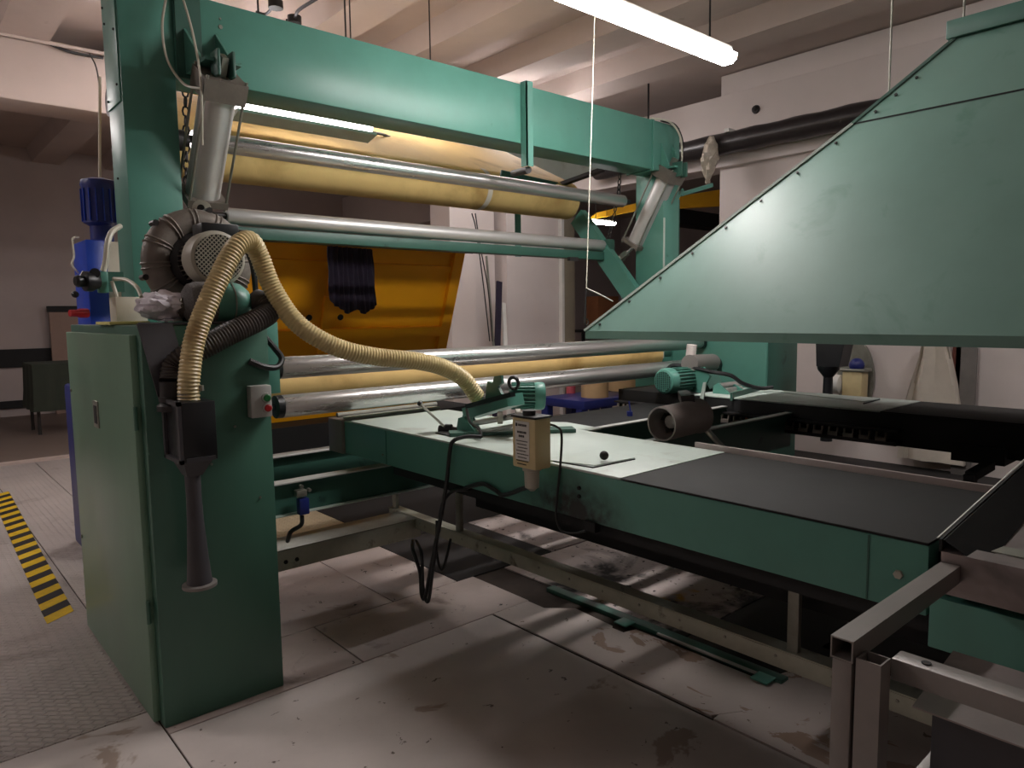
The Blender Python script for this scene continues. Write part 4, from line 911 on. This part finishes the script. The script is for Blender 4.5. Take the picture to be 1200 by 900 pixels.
# wall items right
cx = 7.75
t = thing('wall_filter_unit', 'grey round backed unit with cream container against the right wall', 'filter unit', (7.600,3.236,0.644))
b = nb(); c = V((7.740,3.285,0.865)); prism(b, [(7.74, c.y+.19*math.cos(a), c.z+.40*math.sin(a)) for a in [2*PI*k/32 for k in range(32)]], (.03, 0, 0)); obj('back_plate', b, ZINC, t)
p_, q_ = V((7.500,3.317,0.960)), V((7.500,3.116,0.663)); obj('container', box(nb(), (7.5, q_.y, q_.z-.1), (7.66, p_.y, p_.z), .01), CREAM, t)
p2 = V((7.500,3.165,1.126)); obj('lid', box(nb(), (7.48, q_.y-.03, p_.z), (7.68, p_.y+.03, p_.z+.03), .01), ZINC, t)
obj('cap', sphere(nb(), (7.560,3.196,1.025), .075, 10), BLUED, t, label='dark blue cap')
b = nb(); c = V((7.550,3.397,0.817)); lathe(b, c+V((0, .05, 0)), (0, -1, 0), [(0, .06), (.02, .1), (.1, .1), (.12, .06)], 20); obj('white_reel', b, LAMPB, t)
t = thing('far_hopper', 'black dust hopper with nozzle hanging on the far side under the hood', 'hopper', (5.600,2.583,0.879))
b = nb(); p_ = V((5.600,2.556,1.320)); c = V((p_.x, p_.y, 0))
z1, z2, z3, z4 = (5.600,2.558,1.367)[2], (5.600,2.551,1.159)[2], (5.600,2.550,1.112)[2], (5.600,2.542,0.849)[2]
yy_ = p_.y
loft(b, [[(5.52, yy_-.13, z1), (5.68, yy_-.13, z1), (5.68, yy_+.10, z1), (5.52, yy_+.10, z1)], [(5.52, yy_-.09, z2), (5.68, yy_-.09, z2), (5.68, yy_+.09, z2), (5.52, yy_+.09, z2)]]); obj('hopper_box', b, BPLASTIC, t)
obj('nozzle_pipe', lathe(nb(), (5.6, yy_+.03, z2), (0, 0, -1), [(0, .085), (.03, .08), (.09, .035), (.6, .045)], 16), BPLASTIC, t)
obj('hanger', cyl(nb(), (5.6, yy_, z1), (5.6, yy_, 1.9), .02, n=10), DARKM, t)
t = thing('hanging_coat', 'off white cotton coat hanging on the right wall', 'coat', (7.600,2.406,0.130))
b = nb(); rows = [((7.700,2.502,1.322), .10), ((7.700,2.494,1.115), .14), ((7.700,2.499,0.864), .20), ((7.700,2.504,0.611), .25), ((7.700,2.498,0.102), .30)]
loft(b, [[V(c_) + V((-.05*abs(math.cos(a))*(.8+.5*math.sin(a*7+j)) - .02*math.sin(a*5+j*.6), math.cos(a)*w_, 0)) + V((.05*math.sin(a) , 0, 0)) for a in [2*PI*k/32 for k in range(32)]] for j, (c_, w_) in enumerate(rows)]); obj('coat_body', b, WHITEC, t)
t2 = solo('wall_hanger_post', box(nb(), (7.700,2.361,1.300), V((7.700,2.289,0.466))+V((.03, 0, 0))), mat('red_brown_wood', (96, 44, 32), .6), 'thin red brown strip beside the hanging coat', 'strip')
b = nb(); p_, q_ = V((7.720,2.330,1.284)), V((7.720,2.159,-0.017)); box(b, (7.70, q_.y, q_.z), (7.74, p_.y, p_.z)); solo('grey_wall_trunking', b, GREYT, 'grey vertical trunking right of the hanging coat', 'trunking')

# background store items seen under the rollers
for (u0_, u1_, y_, lab) in ((682, 710, 7.0, 'tan fibre drum on blue pallet behind the rollers, left one'), (714, 740, 7.3, 'tan fibre drum on blue pallet behind the rollers, right one')):
    pass
def drum(px, y_, r, lab):
    t = thing('fibre_drum', lab, 'drum', (px[0], y_, .2), 'fibre drums')
    obj('drum_body', cyl(nb(), (px[0], y_, (7.439,6.720,0.381)[2]), (px[0], y_, 1.05), r, n=28), DRUM, t); obj('drum_rim', cyl(nb(), (px[0], y_, 1.05), (px[0], y_, 1.08), r*1.03, n=28), ZINC, t)
drum((7.749,7.000,0.443), 7.0, .20, 'tan fibre drum behind the rollers, left one of two')
drum((8.742,7.300,0.367), 7.3, .24, 'tan fibre drum behind the rollers, right one of two')
p_, q_ = V((7.224,6.700,0.272)), V((8.375,6.700,0.350))
t = thing('blue_pallet', 'blue plastic pallet below the two tan fibre drums', 'pallet', ((p_.x+q_.x)/2, 7.1, 0))
obj('deck', box(nb(), (p_.x, 6.72, (7.439,6.720,0.261)[2]), (q_.x, 7.6, (7.439,6.720,0.381)[2]), .01), BLUED, t)
for x in (p_.x+.06, (p_.x+q_.x)/2, q_.x-.06):
    for y_ in (6.82, 7.52): obj('foot', box(nb(), (x-.06, y_-.06, 0), (x+.06, y_+.06, (7.439,6.720,0.261)[2])), BLUED, t)
p_ = V((7.870,7.600,0.257)); solo('pink_extinguisher', lathe(nb(), (p_.x, 7.6, .0), (0, 0, 1), [(0, .07), (.9, .07), (1.0, .05), (1.08, .03), (1.15, .03)], 18), mat('pink_red_plastic', (206, 96, 104), .5), 'slim pinkish red bottle standing beside the grey door frame', 'bottle')
p_, q_ = V((13.416,12.000,2.012)), V((14.196,12.000,1.192)); t = thing('cardboard_box', 'brown cardboard box high in the far room behind the hook', 'box', ((p_.x+q_.x)/2, 12.1, q_.z))
obj('carton', box(nb(), (p_.x, 12, q_.z), (q_.x, 12.4, p_.z), .01), CARD, t); obj('sticker', box(nb(), (p_.x+.12, 11.995, q_.z+.1), (p_.x+.3, 12, q_.z+.3)), LAMPB, t)
q2 = V((12.766,12.000,1.163)); t = thing('storage_rack', 'dark storage rack in the far room under the cardboard box', 'rack', ((q2.x+q_.x)/2+.3, 12.2, 0))
obj('shelf', box(nb(), (q2.x, 11.9, q_.z-.06), (q_.x+1.2, 12.5, q_.z)), BLACK, t)
for x in (q2.x+.03, q_.x+1.15):
    for y_ in (11.93, 12.45): obj('upright', box(nb(), (x-.03, y_-.03, .02), (x+.03, y_+.03, q_.z-.06)), BLACK, t)
# leaning strips by the pillar
for k, (ua, ub, m_, lab) in enumerate(((0, 0, NAVY, 'dark purple strip leaning in the wall corner behind the yellow cover'), (0, 0, LAMPB, 'pale plank leaning in the wall corner beside the dark strip'), (0, 0, ZINC, 'thin grey lath leaning in the wall corner'))):
    a_ = [V((6.674,7.850,2.062)), V((6.723,7.820,1.759)), V((6.404,7.800,2.407))][k]; b_ = [V((6.499,7.700,1.219)), V((6.624,7.680,1.215)), V((6.379,7.650,1.225))][k]
    a_ = V(a_); b_ = V(b_); d_ = (b_-a_); s_ = a_.z/(a_.z-b_.z); e_ = a_ + d_*s_
    solo('leaning_strip', beam_between(nb(), a_, e_, [.09, .06, .02][k], .03, (1, 0, 0)), m_, lab, 'strip')
# loose cables behind
b = nb(); cord(b, [(3.006,5.100,3.042), (3.269,5.300,3.100), (3.530,5.500,3.126), (3.786,5.700,3.162)], .012); cord(b, [(4.328,6.200,3.396), (4.651,6.200,3.357), (4.994,6.200,3.315), (5.162,6.200,3.300)], .02)
solo('overhead_cables', b, CABLE, 'dark cables strung behind the beam beside the short lamp', 'cable')
b = nb(); cord(b, [(5.924,7.500,2.918), (5.991,7.500,2.703), (6.092,7.500,2.036), (6.193,7.500,1.234)], .008); cord(b, [(5.981,7.500,2.923), (6.058,7.500,2.484), (6.178,7.500,1.923), (6.239,7.500,1.232)], .008)
solo('wall_wires', b, CABLE, 'thin dark wires hanging down the white pillar', 'wire')
b = nb(); cord(b, [(2.581,6.159,4.170), (2.661,6.138,4.170), (2.633,5.879,4.170)], .012); cord(b, [(2.854,6.163,4.170), (2.890,6.087,4.170), (2.842,5.899,4.170), (2.859,5.588,4.170)], .014); 
for c in ((2.901,6.110,4.180), (2.650,5.917,4.180)): cyl(b, V(c)+V((0, 0, .02)), V(c)-V((0, 0, .04)), .06, n=12)
solo('ceiling_cable', b, CABLE, 'old dark cable with junction boxes on a ceiling rib', 'cable')
b = nb(); cord(b, [(1.017,8.140,4.259), (1.275,8.140,4.223), (1.546,8.140,4.160), (1.844,8.140,4.162)], .014); cord(b, [(1.718,8.100,4.164), (1.758,8.050,4.024), (1.762,8.000,3.773), (1.633,7.500,3.334)], .007)
solo('beam_conduit', b, CABLE, 'dark conduit along the top edge of the left concrete beam', 'conduit')

# ================================================================== NEAR STAND and TROUGH
t = thing('tube_stand', 'grey square tube stand in the lower right foreground', 'stand', (1.3, .5, 0))
def hollow(parent, a, b_, w, name, ax):
    a, b_ = V(a), V(b_); d = (b_-a).normalized(); x = V(ax); z = d.cross(x); b = nb()
    ring = lambda p, s: [p + x*i*w/2*s + z*j*w/2*s for i, j in ((-1, -1), (1, -1), (1, 1), (-1, 1))]
    loft(b, [ring(a+d*.08, .86), ring(a, .86), ring(a, 1), ring(b_, 1)], True, True); return obj(name, b, GREYT, parent)
hollow(t, (1.238, .533, 1.0), (1.79, .533, 1.0), .04, 'top_tube', (0, 1, 0))
obj('post', box(nb(), (1.24, .515, 0), (1.28, .551, .979), .004), GREYT, t)
hollow(t, (1.262, .488, .992), (1.262, .488, 0), .042, 'post', (1, 0, 0))
obj('side_tube', box(nb(), (1.29, -1.2, .95), (1.335, .47, .99), .004), GREYT, t)
obj('lower_tube', box(nb(), (1.30, .42, .70), (2.4, .46, .74), .004), GREYT, t)
obj('tube_hole', cyl(nb(), (1.312, .42, .9905), (1.312, .42, .992), .008, n=14), BLACK, t)
b = nb(); pts = [(1.36, .47, .88)]
yy2 = .47
edge = []
for i in range(26):
    edge.append((1.345 + random.uniform(-.002, .004), .45 - i*.065, .885))
prism(b, edge + [(1.62, -1.2, .89), (1.62, .47, .89)], (0, 0, .003)); obj('cut_sheet', b, GALVP, t, label='torn edged galvanised sheet')
obj('hanging_sheet', box(nb(), (1.385, -1.2, .55), (1.39, .43, .884)), CHAR, t)
t = thing('metal_trough', 'dark galvanised trough rising at the right edge over the tube stand', 'trough', (2.1, .2, .95))
yE = -1.2; xw = 1.795
obj('near_wall', box(nb(), (xw, yE, .945), (xw+.005, .56, 1.04)), GALVP, t)
obj('near_flange', prism(nb(), [(xw, .56, 1.04), (xw, yE, 1.04), (xw+.05, yE, 1.046), (xw+.05, .56, 1.046)], (0, 0, .003)), GALVP, t)
obj('side_wall', prism(nb(), [(xw, .560, 1.072), (3.0, .560, 1.215), (3.0, .560, 1.07), (xw, .560, .945)], (0, -.006, 0)), RUBBER, t)
obj('trough_floor', prism(nb(), [(xw+.05, .553, 1.03), (xw+.05, yE, 1.03), (3.0, yE, 1.14), (3.0, .553, 1.14)], (0, 0, .004)), GALVP, t)
obj('inner_wall', prism(nb(), [(xw+.004, .553, 1.07), (3.0, .553, 1.21), (3.0, .50, 1.146), (xw+.09, .47, 1.04), (xw+.004, .50, 1.04)], (0, -.003, 0)), BLACK, t)
obj('lip', beam_between(nb(), (xw, .563, 1.073), (3.0, .563, 1.216), .003, .002, (0, 1, 0)), LAMPB, t)
b = nb(); pt = [(xw+.052+random.uniform(0, .010), .47-.05*i, 1.05) for i in range(34)]
prism(b, pt + [(1.9, -1.2, 1.052), (1.9, .46, 1.052)], (0, 0, .002)); obj('torn_liner', b, ZINC, t)
obj('support_leg', box(nb(), (2.55, -.05, 0), (2.6, 0, 1.08)), DARKM, t)
obj('support_leg', box(nb(), (2.9, .45, 0), (2.95, .5, 1.12)), DARKM, t)
